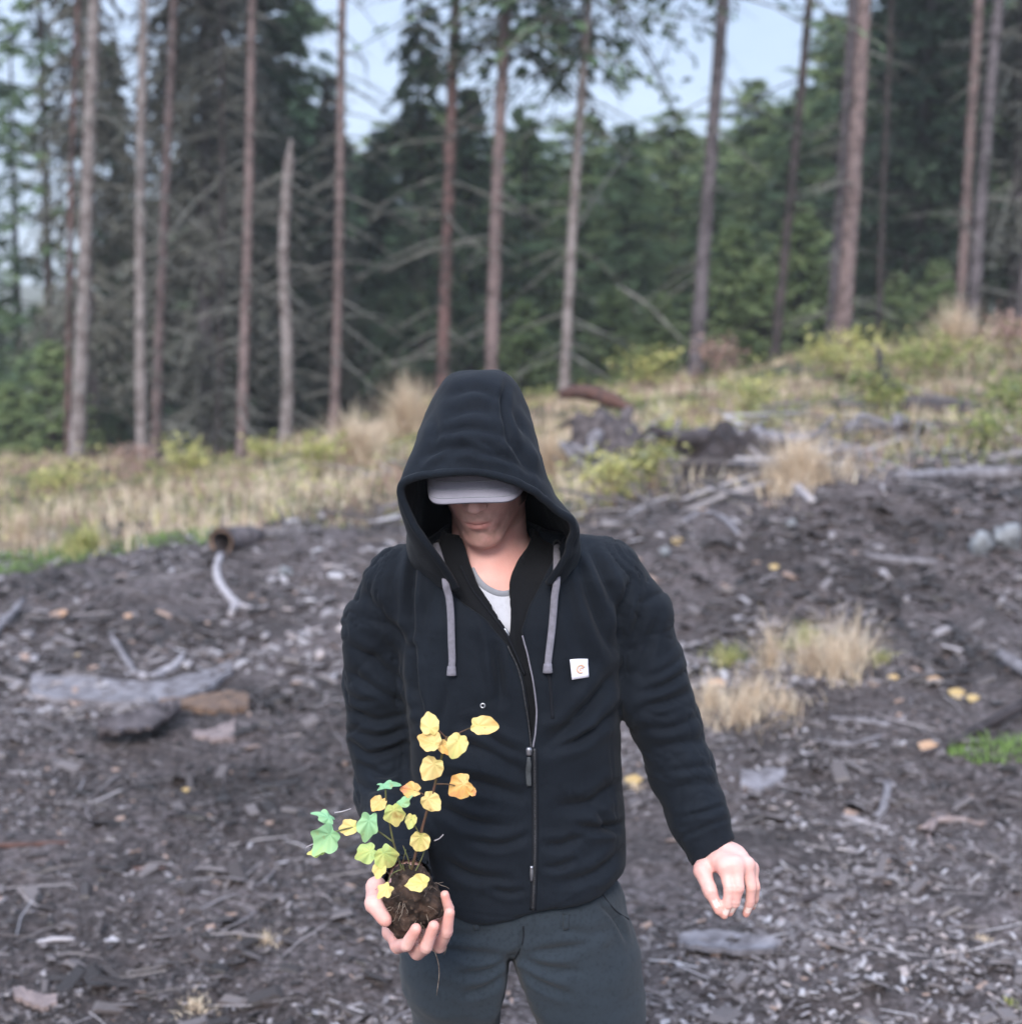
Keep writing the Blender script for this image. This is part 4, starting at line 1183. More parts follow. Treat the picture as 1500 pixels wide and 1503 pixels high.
SHR = [W(890, 850, 2.16), W(930, 905, 2.16), W(955, 980, 2.15), W(978, 1060, 2.13), W(1000, 1130, 2.11), W(1023, 1195, 2.085), W(1046, 1250, 2.065)]
NECKB = W(722, 850, 2.16)

# head frame: origin between the ears
HO = np.array([W(706, 690, 2.08)[0], 2.090, 1.622])
_t, _yw, _rl = R(28), R(-7), R(3)
fw = np.array([math.sin(_yw) * math.cos(_t), -math.cos(_yw) * math.cos(_t), -math.sin(_t)])
up0 = np.array([math.sin(_yw) * math.sin(_t), -math.cos(_yw) * math.sin(_t), math.cos(_t)])
up0 = up0 - fw * (up0 @ fw); up0 /= np.linalg.norm(up0)
rt_ = np.cross(fw, up0); rt_ /= np.linalg.norm(rt_)
upv = up0 * math.cos(_rl) + rt_ * math.sin(_rl); rtv = np.cross(fw, upv)
HM = np.stack([rtv, fw, upv], 1)                     # local (right, forward, up) -> world
def hl(*q): return HO + HM @ np.array(q, float)
def head(P):
    q = (P - HO) @ HM
    d = ell(q, (0, -.012, .028), (.070, .092, .078))                      # skull
    d = smin(d, ell(q, (0, .030, -.010), (.060, .060, .070)), .03)        # face
    d = smin(d, ell(q, (0, .056, -.060), (.041, .040, .042)), .03)        # muzzle
    d = smin(d, ell(q, (0, .077, -.103), (.019, .018, .016)), .022)       # chin
    for s in (-1, 1):
        d = smin(d, chain(q, [np.array((s * .050, -.006, -.028)), np.array((s * .046, .010, -.068)), np.array((s * .016, .068, -.104))], [.017, .017, .013], .01), .026)
        d = smin(d, ell(q, (s * .041, .058, -.012), (.020, .022, .020)), .026)
        d = smin(d, cone(q, (s * .014, .090, .022), (s * .045, .076, .024), .009, .007), .012)
        d = smax(d, -ell(q, (s * .031, .100, .004), (.016, .014, .011)), .010)
        d = smin(d, ell(q, (s * .031, .079, .003), (.0145, .0125, .012)), .004)
        d = smin(d, ell(q, (s * .074, -.006, -.004), (.009, .019, .031)), .008)
        d = smax(d, -ell(q, (s * .083, -.002, .0), (.006, .010, .016)), .005)
    d = smin(d, ell(q, (0, .084, -.066), (.024, .014, .022)), .016)       # lips mound
    d = smin(d, cone(q, (0, .086, .016), (0, .110, -.026), .0075, .0095), .012)
    d = smin(d, ell(q, (0, .110, -.028), (.0115, .010, .0090)), .006)
    for s in (-1, 1):
        d = smin(d, ell(q, (s * .0125, .101, -.031), (.0068, .010, .0070)), .005)
        d = smax(d, -ell(q, (s * .0070, .107, -.038), (.0036, .006, .0045)), .002)
    x2 = (q[:, 0] / .022) ** 2
    qq = q.copy(); qq[:, 1] += .012 * x2 * .8                             # lips follow the curve of the teeth
    d = smin(d, ell(qq, (0, .0975, -.0605), (.021, .0060, .0040)), .004)
    d = smin(d, ell(qq, (0, .0965, -.0705), (.018, .0072, .0056)), .004)
    d = smax(d, -ell(qq, (0, .104, -.0654), (.0225, .0085, .0011)), .0022)
    d = smax(d, -ell(q, (0, .108, -.0835), (.016, .010, .0040)), .010)    # hollow above the chin
    return d

# hands --------------------------------------------------------------
HR = dict(wr=WRR,
    fingers=[[W(576, 1366, 1.885), W(584, 1388, 1.84), W(597, 1386, 1.812), W(611, 1362, 1.800)],
             [W(598, 1376, 1.885), W(613, 1397, 1.84), W(626, 1388, 1.812), W(637, 1358, 1.802)],
             [W(620, 1372, 1.890), W(645, 1388, 1.85), W(656, 1366, 1.825), W(660, 1338, 1.817)],
             [W(636, 1358, 1.900), W(656, 1352, 1.87), W(659, 1334, 1.850), W(653, 1312, 1.845)]],
    fr=[[.0112, .0098, .0090, .0080], [.0112, .0100, .0092, .0080], [.0108, .0096, .0086, .0076], [.0098, .0084, .0076, .0068]],
    thumb=[W(572, 1335, 1.925), W(552, 1300, 1.885), W(549, 1326, 1.845), W(566, 1349, 1.825)], tr=[.016, .0135, .0120, .0098],
    palm=[(W(592, 1340, 1.93), .019), (W(612, 1345, 1.93), .018)])
HLh = dict(wr=W(1047, 1246, 2.075),
    fingers=[[W(1063, 1270, 2.015), W(1069, 1303, 1.998), W(1067, 1325, 1.996), W(1062, 1343, 1.998)],
             [W(1079, 1268, 2.012), W(1083, 1302, 1.998), W(1078, 1323, 2.000), W(1070, 1339, 2.006)],
             [W(1095, 1268, 2.022), W(1102, 1300, 2.012), W(1100, 1322, 2.015), W(1094, 1340, 2.022)],
             [W(1101, 1274, 2.038), W(1108, 1300, 2.030), W(1107, 1318, 2.040), W(1103, 1330, 2.052)]],
    fr=[[.0110, .0088, .0076, .0062], [.0110, .0088, .0076, .0062], [.0104, .0082, .0070, .0060], [.0092, .0072, .0062, .0054]],
    thumb=[W(1040, 1258, 2.060), W(1030, 1276, 2.030), W(1041, 1306, 2.006), W(1054, 1335, 1.997)], tr=[.017, .0135, .0108, .0074],
    palm=[(W(1062, 1252, 2.05), .019), (W(1078, 1258, 2.045), .018), (W(1040, 1258, 2.06), .022), (W(1052, 1262, 2.03), .012)])
def hand(P, H):
    d = None
    for f, r in zip(H['fingers'], H['fr']):
        q = chain(P, f, r, .003)
        d = q if d is None else smin(d, q, .0022)
    palm = None
    for i, f in enumerate(H['fingers']):
        q = cone(P, H['wr'], f[0], .020, .0122)
        palm = q if palm is None else smin(palm, q, .012)
    for c, r in H['palm']: palm = smin(palm, np.linalg.norm(P - c, axis=1) - r, .012)
    th = chain(P, H['thumb'], H['tr'], .006)
    palm = smin(palm, cone(P, H['wr'], H['thumb'][0], .020, .016), .010)
    palm = smin(palm, cone(P, H['thumb'][0], H['fingers'][0][0], .012, .0105), .012)
    d = smin(d, palm, .007)
    return smin(d, th, .006)

def body_sdf(P):
    d = near(P, HO, .19, head, .04)
    d = smin(d, cone(P, hl(0, -.025, -.045), NECKB + [0, .01, -.01], .056, .062), .02)
    d = smin(d, smax(torso(P, inset=.034), 1.02 - P[:, 2], .02), .05)
    d = smin(d, cone(P, NECKB, SHL[0] + [.03, 0, -.02], .055, .045), .04)
    d = smin(d, cone(P, NECKB, SHR[0] + [-.03, 0, -.02], .055, .045), .04)
    d = smin(d, chain(P, [s + np.array([0, 0, -.01]) for s in SHL[:1]] + SHL[1:-1] + [ELR], [.045, .042, .039, .037, .036], .02), .03)
    d = smin(d, cone(P, ELR, HR['wr'], .036, .025), .02)
    d = smin(d, chain(P, SHR[:6] + [HLh['wr']], [.046, .042, .038, .036, .034, .029, .025], .02), .03)
    d = smin(d, near(P, W(605, 1345, 1.87), .13, lambda q: hand(q, HR), .03), .012)
    d = smin(d, near(P, W(1070, 1290, 2.03), .11, lambda q: hand(q, HLh), .03), .012)
    return d

# materials ----------------------------------------------------------
def skin_material():
    m = bpy.data.materials.new('skin'); m.use_nodes = True
    n = m.node_tree.nodes; l = m.node_tree.links.new
    b = n['Principled BSDF']; b.inputs['Roughness'].default_value = .5; b.inputs['Specular IOR Level'].default_value = .4
    b.inputs['Subsurface Weight'].default_value = .12; b.inputs['Subsurface Radius'].default_value = (.012, .005, .003); b.inputs['Subsurface Scale'].default_value = 1
    t = n.new('ShaderNodeTexCoord')
    cur = None
    def noise(s, d=4):
        x = n.new('ShaderNodeTexNoise'); x.inputs['Scale'].default_value = s; x.inputs['Detail'].default_value = d; l(t.outputs['Object'], x.inputs['Vector']); return x.outputs['Fac']
    def mix(fac, A, Bc):
        x = n.new('ShaderNodeMix'); x.data_type = 'RGBA'; l(fac, x.inputs['Factor'])
        if isinstance(A, tuple): x.inputs['A'].default_value = (*A, 1)
        else: l(A, x.inputs['A'])
        x.inputs['B'].default_value = (*Bc, 1); return x.outputs['Result']
    mr = n.new('ShaderNodeMapRange'); mr.inputs['From Min'].default_value = .4; mr.inputs['From Max'].default_value = .65; l(noise(45), mr.inputs['Value'])
    cur = mix(mr.outputs[0], (.74, .44, .385), (.70, .37, .33))
    for nm, c in (('flush', (.74, .34, .28)), ('lip', (.50, .19, .17)), ('stubble', (.34, .20, .155)), ('soil', (.10, .06, .045)), ('nail', (.84, .66, .60)), ('hair_shade', (.028, .018, .014))):
        a = n.new('ShaderNodeAttribute'); a.attribute_name = nm
        cur = mix(a.outputs['Fac'], cur, c)
    l(cur, b.inputs['Base Color'])
    bn = n.new('ShaderNodeBump'); bn.inputs['Strength'].default_value = .25; bn.inputs['Distance'].default_value = .0015
    l(noise(260, 3), bn.inputs['Height']); l(bn.outputs['Normal'], b.inputs['Normal'])
    return m
def fabric(name, c, c2, rough=.9, sheen=.25, weave=420, bumpd=.0006, nscale=6):
    return mat(name, c, rough, noise=[(nscale, c2, .35, .7, 4), (160, tuple(v * .85 for v in c), .5, .8, 2)], bump=[(weave, .35, bumpd), (38, .25, .002)], sheen=sheen, spec=.10)
M_SKIN = skin_material()
M_JACKET = fabric('jacket_softshell', (.0058, .0082, .0128), (.0086, .0120, .0180), .74, .04)
M_LINING = fabric('jacket_lining', (.0070, .0078, .0100), (.0105, .0112, .0138), .85, .04)
M_JEANS = fabric('jeans_denim', (.0200, .0270, .0350), (.0340, .0440, .0560), .9, .08, weave=900, nscale=2.2)
M_SHIRT = fabric('shirt_jersey', (.55, .56, .62), (.48, .49, .55), .9, .1)
M_RIB = fabric('shirt_rib', (.30, .31, .35), (.26, .27, .31), .9, .1)
M_CAP = fabric('cap_cloth', (.30, .29, .345), (.26, .25, .305), .9, .1)
M_CORD = fabric('cord_woven', (.21, .20, .24), (.15, .145, .17), .9, .1, weave=300, nscale=150)
M_METAL = mat('zip_metal', (.45, .45, .48), .35, metal=.9, noise=(90, (.3, .3, .33), .4, .6))
M_ZIP = mat('zip_teeth', (.06, .06, .068), .5, metal=.3, noise=(400, (.03, .03, .03), .45, .55))
M_PULL = fabric('pull_cord', (.05, .055, .06), (.08, .085, .09), .8, 0)
M_SEAM = fabric('seam_thread', (.011, .012, .016), (.016, .018, .022), .9, 0)
M_PATCH = fabric('patch_cloth', (.76, .74, .82), (.70, .68, .76), .9, 0, weave=900)
M_LOGO = fabric('logo_thread', (.74, .47, .34), (.68, .44, .33), .8, 0, weave=900)
M_BOOT = mat('boot_leather', (.09, .055, .035), .6, noise=(20, (.05, .03, .02), .4, .6), bump=(60, .4, .002))
M_SOLE = mat('boot_sole', (.03, .03, .03), .8, noise=(20, (.05, .05, .05), .4, .6))

PR = W(748, 1300, YB).copy(); PR[2] = float(ground_z(PR[0], PR[1], False))
man = thing('person', 'man in dark hooded jacket, grey cap and slate jeans holding a seedling, head bowed', 'person', PR)

def part(name, V, F, m, parent=None, **kw):
    return obj(name, V, F, m, parent if parent is not None else man, **kw)

# body ---------------------------------------------------------------
V, F = surface(body_sdf, (-.33, 1.74, .78), (.42, 2.36, 1.82), .0026)
N = normals(V, F)
q = (V - HO) @ HM
hd = (np.linalg.norm(V - HO, axis=1) < .2)
def blob(c, r): return np.clip(1.3 - np.linalg.norm((q - np.array(c)) / np.array(r), axis=1), 0, 1) * hd
lip = np.clip(4 * (1 - np.hypot(q[:, 0] / .0215, (q[:, 2] + .0662) / .0098)), 0, 1) * .75 * (q[:, 1] > .082) * hd
st = np.clip(blob((0, .08, -.085), (.062, .07, .040)) + blob((0, .10, -.05), (.03, .03, .013)) * .8, 0, 1) * .55 * (1 - lip) * np.clip(.8 + .5 * fbm(V * 160, 2, 8), 0, 1.2)
st = st + .35 * hd * np.clip((-.02 - q[:, 2]) / .03, 0, 1) * np.clip((.055 - q[:, 1]) / .03, 0, 1) * (q[:, 2] > -.115)
hair_shade = hd * np.clip((.038 - q[:, 1]) / .010, 0, 1) * (q[:, 2] > -.078) * np.clip((.0755 - np.abs(q[:, 0])) / .003, 0, 1)  # short hair, spread over the skin to paint in the hood's inner shade
flush = np.clip(1.2 - np.linalg.norm((V - W(738, 835, 2.06)) / [.05, .08, .06], axis=1), 0, 1) * .8 + .35 * np.maximum(blob((-.045, .07, -.02), (.03, .03, .02)), blob((.045, .07, -.02), (.03, .03, .02)))
soil = np.zeros(len(V)); nail = np.zeros(len(V))
for H in (HR, HLh):
    for f in H['fingers'] + [H['thumb']]:
        dt = np.linalg.norm(V - f[3], axis=1)
        flush = np.maximum(flush, .75 * np.clip(1.5 - dt / .016, 0, 1))
        flush = np.maximum(flush, .4 * np.clip(1.3 - np.linalg.norm(V - f[1], axis=1) / .011, 0, 1))
for f in HLh['fingers'] + [HLh['thumb'], HR['thumb']]:
    c = f[3] * .62 + f[2] * .38 + np.array([0, -.0055, .001]); ax = (f[3] - f[2]) / np.linalg.norm(f[3] - f[2]); dv = V - c; al = dv @ ax
    lat = np.linalg.norm(dv - al[:, None] * ax, axis=1)
    nail = np.maximum(nail, np.clip((1 - np.maximum(np.abs(al) / .0058, lat / .0048)) * 6, 0, 1) * (N[:, 1] < -.1))
soil = np.clip(1.35 - np.linalg.norm(V - W(606, 1325, 1.855), axis=1) / .040, 0, 1) * np.clip(.5 + fbm(V * 90, 3, 4), 0, 1) * .9
# finger joint creases
D = np.zeros(len(V))
for H in (HR, HLh):
    for f in H['fingers'] + [H['thumb']]:
        for k in (1, 2):
            ax = f[k + 1] - f[k - 1] if k < 3 else f[k] - f[k - 1]; ax = ax / np.linalg.norm(ax)
            s_ = (V - f[k]) @ ax; rr = np.linalg.norm(V - f[k], axis=1)
            D -= .0007 * np.exp(-((s_ / .0013) ** 2)) * (rr < .017)
D += .0006 * fbm(V * 70, 2, 3) * (V[:, 2] < 1.2)
D -= .0006 * np.clip(1 - np.abs(nail - .3) * 4, 0, 1)
V = V + N * D[:, None]
part('body', V, F, M_SKIN, attrs=dict(lip=lip, stubble=st, flush=flush, soil=soil, nail=nail, hair_shade=hair_shade))
# nails on the empty hand and thumb
for H in (HLh, HR):
    for f, r in list(zip(H['fingers'], H['fr'])) + [(H['thumb'], H['tr'])]:
        pass

# cap ------------------------------------------------------------------
def cap_sdf(P):
    q = (P - HO) @ HM
    d = ell(q, (0, -.010, .036), (.074, .099, .078))
    d = np.abs(d + .001) - .0032
    cut = .028 + .10 * np.clip(-q[:, 1], 0, 1) * .2
    return smax(d, cut - q[:, 2], .004)
V, F = surface(cap_sdf, HO - .16, HO + .17, .003)
cap = part('cap', V, F, M_CAP)
nU, nV = 34, 12
bv = []
for i in range(nU):
    u = -1 + 2 * i / (nU - 1)
    for j in range(nV):
        v = j / (nV - 1)
        x = u * (.0795 - .003 * v * v) - .005; yb = .094 * math.sqrt(max(0, 1 - (u * .80) ** 2)) - .012
        reach = (.060 + .026 * u * u) * (1 - abs(u) ** 7) ** .5
        y = yb + reach * v + .004
        z = .038 - .024 * v - .007 * (u ** 2) - .008 * v * v
        bv.append(hl(x, y, z))
bv = np.array(bv)
i, j = np.meshgrid(np.arange(nU - 1), np.arange(nV - 1), indexing='ij'); a = (i * nV + j).ravel()
Fb = np.stack([a, a + nV, a + nV + 1, a + 1], -1)
th = upv * .003
def plate(Vt, Fq, nu, nv, th):
    Vb = Vt - th; n = len(Vt)
    ring = list(range(nv)) + [k * nv + nv - 1 for k in range(1, nu)] + [(nu - 1) * nv + k for k in range(nv - 2, -1, -1)] + [k * nv for k in range(nu - 2, 0, -1)]
    ring = np.array(ring); nx = np.roll(ring, -1)
    return np.vstack([Vt, Vb]), np.vstack([Fq[:, ::-1], Fq + n, np.stack([ring, ring + n, nx + n, nx], -1)])
V, F = plate(bv, Fb, nU, nV, th)
part('brim', V, F, M_CAP, cap)
for k in range(3):
    P = np.array([bv[ii * nV + max(2, nV - 2 - 2 * k)] for ii in range(2, nU - 2)]) + upv * .0006
    V, F = tube(P, .0007, 4); part('brim_stitching', V, F, M_RIB, cap)

# shirt ----------------------------------------------------------------
NECKLINE = [W(682, 800, 2.10), W(690, 826, 2.06), W(702, 848, 2.045), W(719, 862, 2.035), W(741, 868, 2.03), W(762, 858, 2.04), W(778, 836, 2.06), W(788, 806, 2.10)]
NL = spline(NECKLINE, 40)
PXN = [(p[0], p[1]) for p in np.stack(PX(NL), -1)]
POLYN = PXN + [(830, 700), (640, 700)]
def shirt_sdf(P):
    d = torso(P, inset=.028)
    d = smin(d, cone(P, NECKB, SHL[0] + [.03, 0, -.02], .060, .052), .04)
    d = smin(d, cone(P, NECKB, SHR[0] + [-.03, 0, -.02], .060, .052), .04)
    px, py = PX(P)
    d = smax(d, -np.where(P[:, 1] < 2.2, in_poly(px, py, POLYN) * P[:, 1] / FPX, 1), .004)
    d = smax(d, 1.12 - P[:, 2], .002)
    return d
V, F = surface(shirt_sdf, (-.24, 1.98, 1.10), (.20, 2.34, 1.56), .0045)
Nn = normals(V, F); V = V + Nn * (.002 * fbm(V * [30, 30, 12], 3, 2))[:, None]
shirt = part('t_shirt', V, F, M_SHIRT)
tree_s = BVHTree.FromPolygons([tuple(v) for v in V], [tuple(int(x) for x in f) for f in F])
EYE = Vector((0, 0, CAMZ))
def hit(tree, px, py, off=0.0, fallback=2.03):
    d = Vector(W(px, py, 2.0)) - EYE; d.normalize()
    loc, nor, idx, dist = tree.ray_cast(EYE, d)
    if loc is None: return W(px, py, fallback), np.array([0, -1., 0])
    nor = np.array(nor)
    if nor @ np.array(d) > 0: nor = -nor
    return np.array(loc) + nor * off, nor
P = []
for k in range(3, 30):
    x, y = PXN[k]; g_, _ = hit(tree_s, x, y + 7, .001, 2.05); w_ = W(x, y + 4, g_[1]); P.append(w_)
P = np.array(P)
for _ in range(4): P[1:-1] = (P[:-2] + 2 * P[1:-1] + P[2:]) / 4
V, F = tube(P, .0052, 10, flat=.25, normal=[0, 1, .25]); part('neckband', V, F, M_RIB, shirt)

# jacket ---------------------------------------------------------------
V_OUT = [(636, 780), (648, 850), (676, 880), (712, 908), (745, 945), (767, 990), (776, 1040), (780, 1094), (785, 1045), (781, 1000), (772, 960), (766, 925), (776, 892), (792, 858), (812, 820), (830, 780)]
V_IN = [(672, 770), (682, 800), (689, 826), (701, 858), (722, 890), (741, 920), (748, 932), (750, 910), (747, 880), (747, 857), (752, 840), (762, 819), (775, 800), (782, 772)]
ZH = W(750, 1357, 2.018)[2]
CUFR = WRR + (ELR - WRR) * .02
def sleeve_r(P, g=0.0):
    d = chain(P, SHL[:-1] + [ELR], [.062 + g, .056 + g, .053 + g, .053 + g, .055 + g], .03)
    ax = (WRR - ELR) / np.linalg.norm(WRR - ELR)
    e = cone(P, ELR, WRR, .055 + g, .037 + g)
    e = smax(e, (P - CUFR) @ ax, .004)
    return smin(d, e, .03)
CUFL = SHR[-1]
def sleeve_l(P, g=0.0):
    ax = (SHR[-1] - SHR[-2]) / np.linalg.norm(SHR[-1] - SHR[-2]); ax = ax + np.array([.0, 0, 0])
    q = SHR[:-1] + [SHR[-1] + ax * .03]
    d = chain(P, q, [.063 + g, .055 + g, .052 + g, .050 + g, .047 + g, .043 + g, .038 + g], .03)
    d = smin(d, np.linalg.norm(P - W(940, 1030, 2.12), axis=1) - (.034 + g), .03)
    ax2 = ax + np.array([.22, 0, .0]); ax2 /= np.linalg.norm(ax2)
    return smax(d, (P - CUFL) @ ax2, .004)
def jacket_sdf(P):
    T0 = torso(P)
    d = T0
    d = smin(d, cone(P, NECKB + [0, .0, -.01], SHL[0] + [.01, 0, .004], .072, .058), .05)
    d = smin(d, cone(P, NECKB + [0, .0, -.01], SHR[0] + [-.01, 0, .006], .072, .060), .05)
    d = smin(d, cone(P, NECKB + [0, .02, .0], NECKB + [-.004, .01, .03], .094, .088), .03)
    d = smin(d, sleeve_r(P), .022)
    d = smin(d, sleeve_l(P), .010)
    hem = ZH + np.maximum(P[:, 0] - PR[0], 0) * .26 + .006 * np.sin(P[:, 0] * 38)
    d = smax(d, hem - P[:, 2], .012)
    # open front and hollow neck, cuffs and hem
    px, py = PX(P)
    pv = in_poly(px, py, V_OUT) * P[:, 1] / FPX
    wedge = np.maximum(pv, -(T0 + .016))
    wedge = np.where(P[:, 1] < 2.14, wedge, 1.0)
    d = smax(d, -wedge, .004)
    d = smax(d, -cone(P, NECKB + [0, .0, .0], NECKB + [-.006, -.02, .16], .074, .078), .004)
    d = smax(d, -cone(P, WRR + (ELR - WRR) * .30, WRR + (WRR - ELR) * .2, .036, .033), .003)
    d = smax(d, -cone(P, SHR[-1] + (SHR[-2] - SHR[-1]) * .5, SHR[-1] + (SHR[-1] - SHR[-2]), .034, .032), .003)
    d = smax(d, -torso(P, inset=.0125), .003)
    return d
VJ, FJ = surface(jacket_sdf, (-.34, 1.86, .84), (.42, 2.38, 1.60), .0034)
NJ = normals(VJ, FJ)

def folds(V, N, strokes, region=None, seed=0):
    """gather the cloth along strokes drawn over the photograph: amp<0 groove, >0 ridge"""
    px, py = PX(V)
    face = np.clip(-(N * (V - np.array([0, 0, CAMZ])) / np.linalg.norm(V - np.array([0, 0, CAMZ]), axis=1, keepdims=True)).sum(1) * 2.2, 0, 1)
    D = np.zeros(len(V))
    for st in strokes:
        pts, amp, w = st[0], st[1], st[2]
        S = spline([(a, b) for a, b in pts], 14)
        best = np.full(len(V), 1e9); tt = np.zeros(len(V))
        m = (px > S[:, 0].min() - 4 * w) & (px < S[:, 0].max() + 4 * w) & (py > S[:, 1].min() - 4 * w) & (py < S[:, 1].max() + 4 * w)
        x, y = px[m], py[m]; b = best[m]; t_ = tt[m]
        for k in range(len(S) - 1):
            ax, ay = S[k]; ex, ey = S[k + 1] - S[k]
            t = np.clip(((x - ax) * ex + (y - ay) * ey) / (ex * ex + ey * ey + 1e-9), 0, 1)
            dd = np.hypot(x - ax - t * ex, y - ay - t * ey)
            up = dd < b; b = np.where(up, dd, b); t_ = np.where(up, (k + t) / (len(S) - 1), t_)
        taper = np.sin(np.pi * np.clip(t_, .04, .96)) ** .6
        prof = np.exp(-np.abs(b / (.85 * w)) ** 1.35) - .45 * np.exp(-((b - 1.9 * w) / (1.1 * w)) ** 2)
        D[m] += amp * taper * prof
    return D * face
SR = [([(512, 948), (555, 975), (606, 1012)], -.006, 7), ([(508, 985), (550, 1010), (604, 1038)], -.005, 6), ([(535, 905), (580, 925), (606, 962)], -.005, 7),
      ([(530, 860), (560, 900), (600, 935)], -.004, 8), ([(512, 1045), (560, 1058), (612, 1040)], -.006, 5.5), ([(512, 1072), (558, 1082), (612, 1062)], -.006, 5),
      ([(512, 1090), (545, 1108), (612, 1086)], -.007, 5), ([(530, 1122), (565, 1138), (590, 1128)], -.007, 5), ([(520, 1146), (545, 1158), (575, 1156)], -.006, 5),
      ([(560, 1176), (590, 1180), (618, 1168)], -.005, 5), ([(506, 1020), (530, 1030), (560, 1026)], -.004, 5), ([(540, 1100), (575, 1092), (600, 1078)], .004, 5), ([(530, 1060), (555, 1070), (575, 1068)], .003, 4)]
SL = [([(938, 1016), (975, 1006), (1014, 982)], -.007, 6), ([(930, 1040), (975, 1030), (1020, 1012)], -.008, 6), ([(945, 1000), (975, 985), (1002, 962)], -.004, 6), ([(944, 1068), (985, 1068), (1030, 1048)], -.005, 6),
      ([(952, 1100), (990, 1092), (1040, 1084)], -.004, 7), ([(966, 1135), (1005, 1128), (1048, 1122)], -.004, 6), ([(975, 1162), (1015, 1152), (1056, 1150)], -.003, 7), ([(992, 1200), (1030, 1192), (1066, 1180)], -.0045, 4),
      ([(1002, 1228), (1040, 1212), (1076, 1198)], -.003, 4), ([(925, 850), (912, 900), (906, 950)], -.010, 7), ([(950, 870), (935, 920), (925, 960)], -.005, 7), ([(968, 900), (950, 950), (935, 985)], -.004, 7), ([(925, 1050), (945, 1045), (975, 1052)], -.004, 5)]
ST = [([(905, 985), (862, 1045), (800, 1095)], -.008, 11), ([(908, 1040), (860, 1080), (815, 1100)], -.005, 7), ([(905, 1010), (850, 1070), (830, 1085)], .004, 8),
      ([(636, 1180), (690, 1206), (740, 1212)], -.0050, 8), ([(690, 1232), (735, 1240), (774, 1226)], -.0035, 6), ([(650, 1262), (690, 1284), (745, 1290)], -.0045, 7), ([(720, 1302), (745, 1310), (772, 1306)], -.003, 5),
      ([(915, 1140), (870, 1176), (820, 1184)], -.005, 9), ([(918, 1205), (885, 1216), (850, 1212)], -.006, 6), ([(860, 1225), (825, 1240), (798, 1240)], -.004, 7), ([(914, 1246), (880, 1278), (830, 1296)], -.005, 8), ([(840, 1262), (820, 1272), (798, 1272)], -.003, 5),
      ([(655, 1090), (710, 1100), (768, 1132)], -.005, 9), ([(690, 1062), (735, 1092), (765, 1105)], -.005, 8), ([(650, 1140), (705, 1150), (765, 1168)], -.004, 9), ([(640, 1120), (700, 1128), (760, 1150)], .002, 8),
      ([(862, 800), (888, 850), (910, 905)], -.006, 8), ([(846, 808), (866, 880), (898, 960)], -.005, 8), ([(835, 870), (850, 940), (880, 985)], -.003, 10), ([(725, 950), (732, 990), (735, 1030)], -.006, 7), ([(700, 905), (715, 950), (720, 990)], .003, 9),
      ([(612, 790), (604, 870), (606, 950)], -.007, 6), ([(606, 950), (610, 1010), (622, 1060)], -.009, 6), ([(590, 800), (575, 850), (580, 900)], -.003, 9), ([(640, 860), (625, 900), (620, 960)], -.003, 10), ([(655, 1010), (650, 1040), (640, 1070)], -.003, 8),
      ([(800, 1060), (850, 1062), (905, 1075)], .002, 10), ([(870, 1180), (890, 1210), (912, 1225)], -.004, 6)]
D = 1.4 * folds(VJ, NJ, SR[:4]) + 1.0 * folds(VJ, NJ, SL) + 1.9 * folds(VJ, NJ, ST) + .95 * folds(VJ, NJ, SR[4:])
# seams (thin grooves)
SE = [([(606, 925), (625, 929), (648, 930)], -.0016, 1.8), ([(604, 890), (606, 980), (610, 1060)], -.0018, 2), ([(805, 988), (808, 1020), (812, 1056)], -.003, 2.2), ([(812, 1056), (860, 1050), (905, 1030)], -.0012, 1.8),
      ([(658, 1334), (780, 1344), (908, 1278)], -.0016, 2), ([(796, 1110), (795, 1200), (795, 1330)], -.0015, 1.8), ([(775, 1110), (775, 1200), (774, 1335)], -.0012, 1.8), ([(893, 1060), (898, 1150), (905, 1280)], -.0012, 1.8), ([(860, 770), (905, 775), (948, 812)], -.0012, 1.6), ([(540, 808), (580, 786), (620, 776)], -.0014, 1.6)]
D += folds(VJ, NJ, SE)
nzv = fbm(VJ * [11, 9, 13], 3, 7) * .0030 + fbm(VJ * [22, 20, 30] + fbm(VJ * 8, 2, 9)[:, None] * .9, 3, 8) * .0014
# sharp creases: thin valleys where a stretched noise changes sign; on the chest they run down from the armpits
side = np.sign(VJ[:, 0] - PR[0] + .02)
armq = np.clip((.012 - np.minimum(sleeve_r(VJ), sleeve_l(VJ))) / .012, 0, 1)
along = VJ[:, 0] * .80 * side + VJ[:, 2] * (-.60); across = VJ[:, 0] * .60 * side + VJ[:, 2] * .80
QT = np.stack([along * 5, VJ[:, 1] * 7, across * 17], -1)
QA = VJ * [9, 9, 22]
QQ = QT * (1 - armq[:, None]) + QA * armq[:, None] + fbm(VJ * 6, 2, 19)[:, None] * 1.2
cr1 = fbm(QQ, 2, 18); cr2 = fbm(QQ * 1.9 + 3.1, 2, 28)
flat = np.where((VJ[:, 2] > 1.12) & (armq < .5), .35, 1.0)
nzv = nzv * (.4 + .6 * flat) - flat * (.0044 * np.exp(-np.abs(cr1 / .10)) * np.clip(.35 + 1.1 * fbm(VJ * 5, 2, 38), 0, 1) + .0026 * np.exp(-np.abs(cr2 / .09)) * np.clip(.25 + fbm(VJ * 7, 2, 48), 0, 1))
arm = np.minimum(sleeve_r(VJ), sleeve_l(VJ)) < .008
nzv = nzv * np.where(arm, 1.25, .85)
VJ = VJ + NJ * (D + nzv)[:, None]
VJ = smooth(VJ, FJ, 1, .3)
jacket = part('jacket', VJ, FJ, M_JACKET)
tree_j = BVHTree.FromPolygons([tuple(v) for v in VJ], [tuple(int(x) for x in f) for f in FJ])

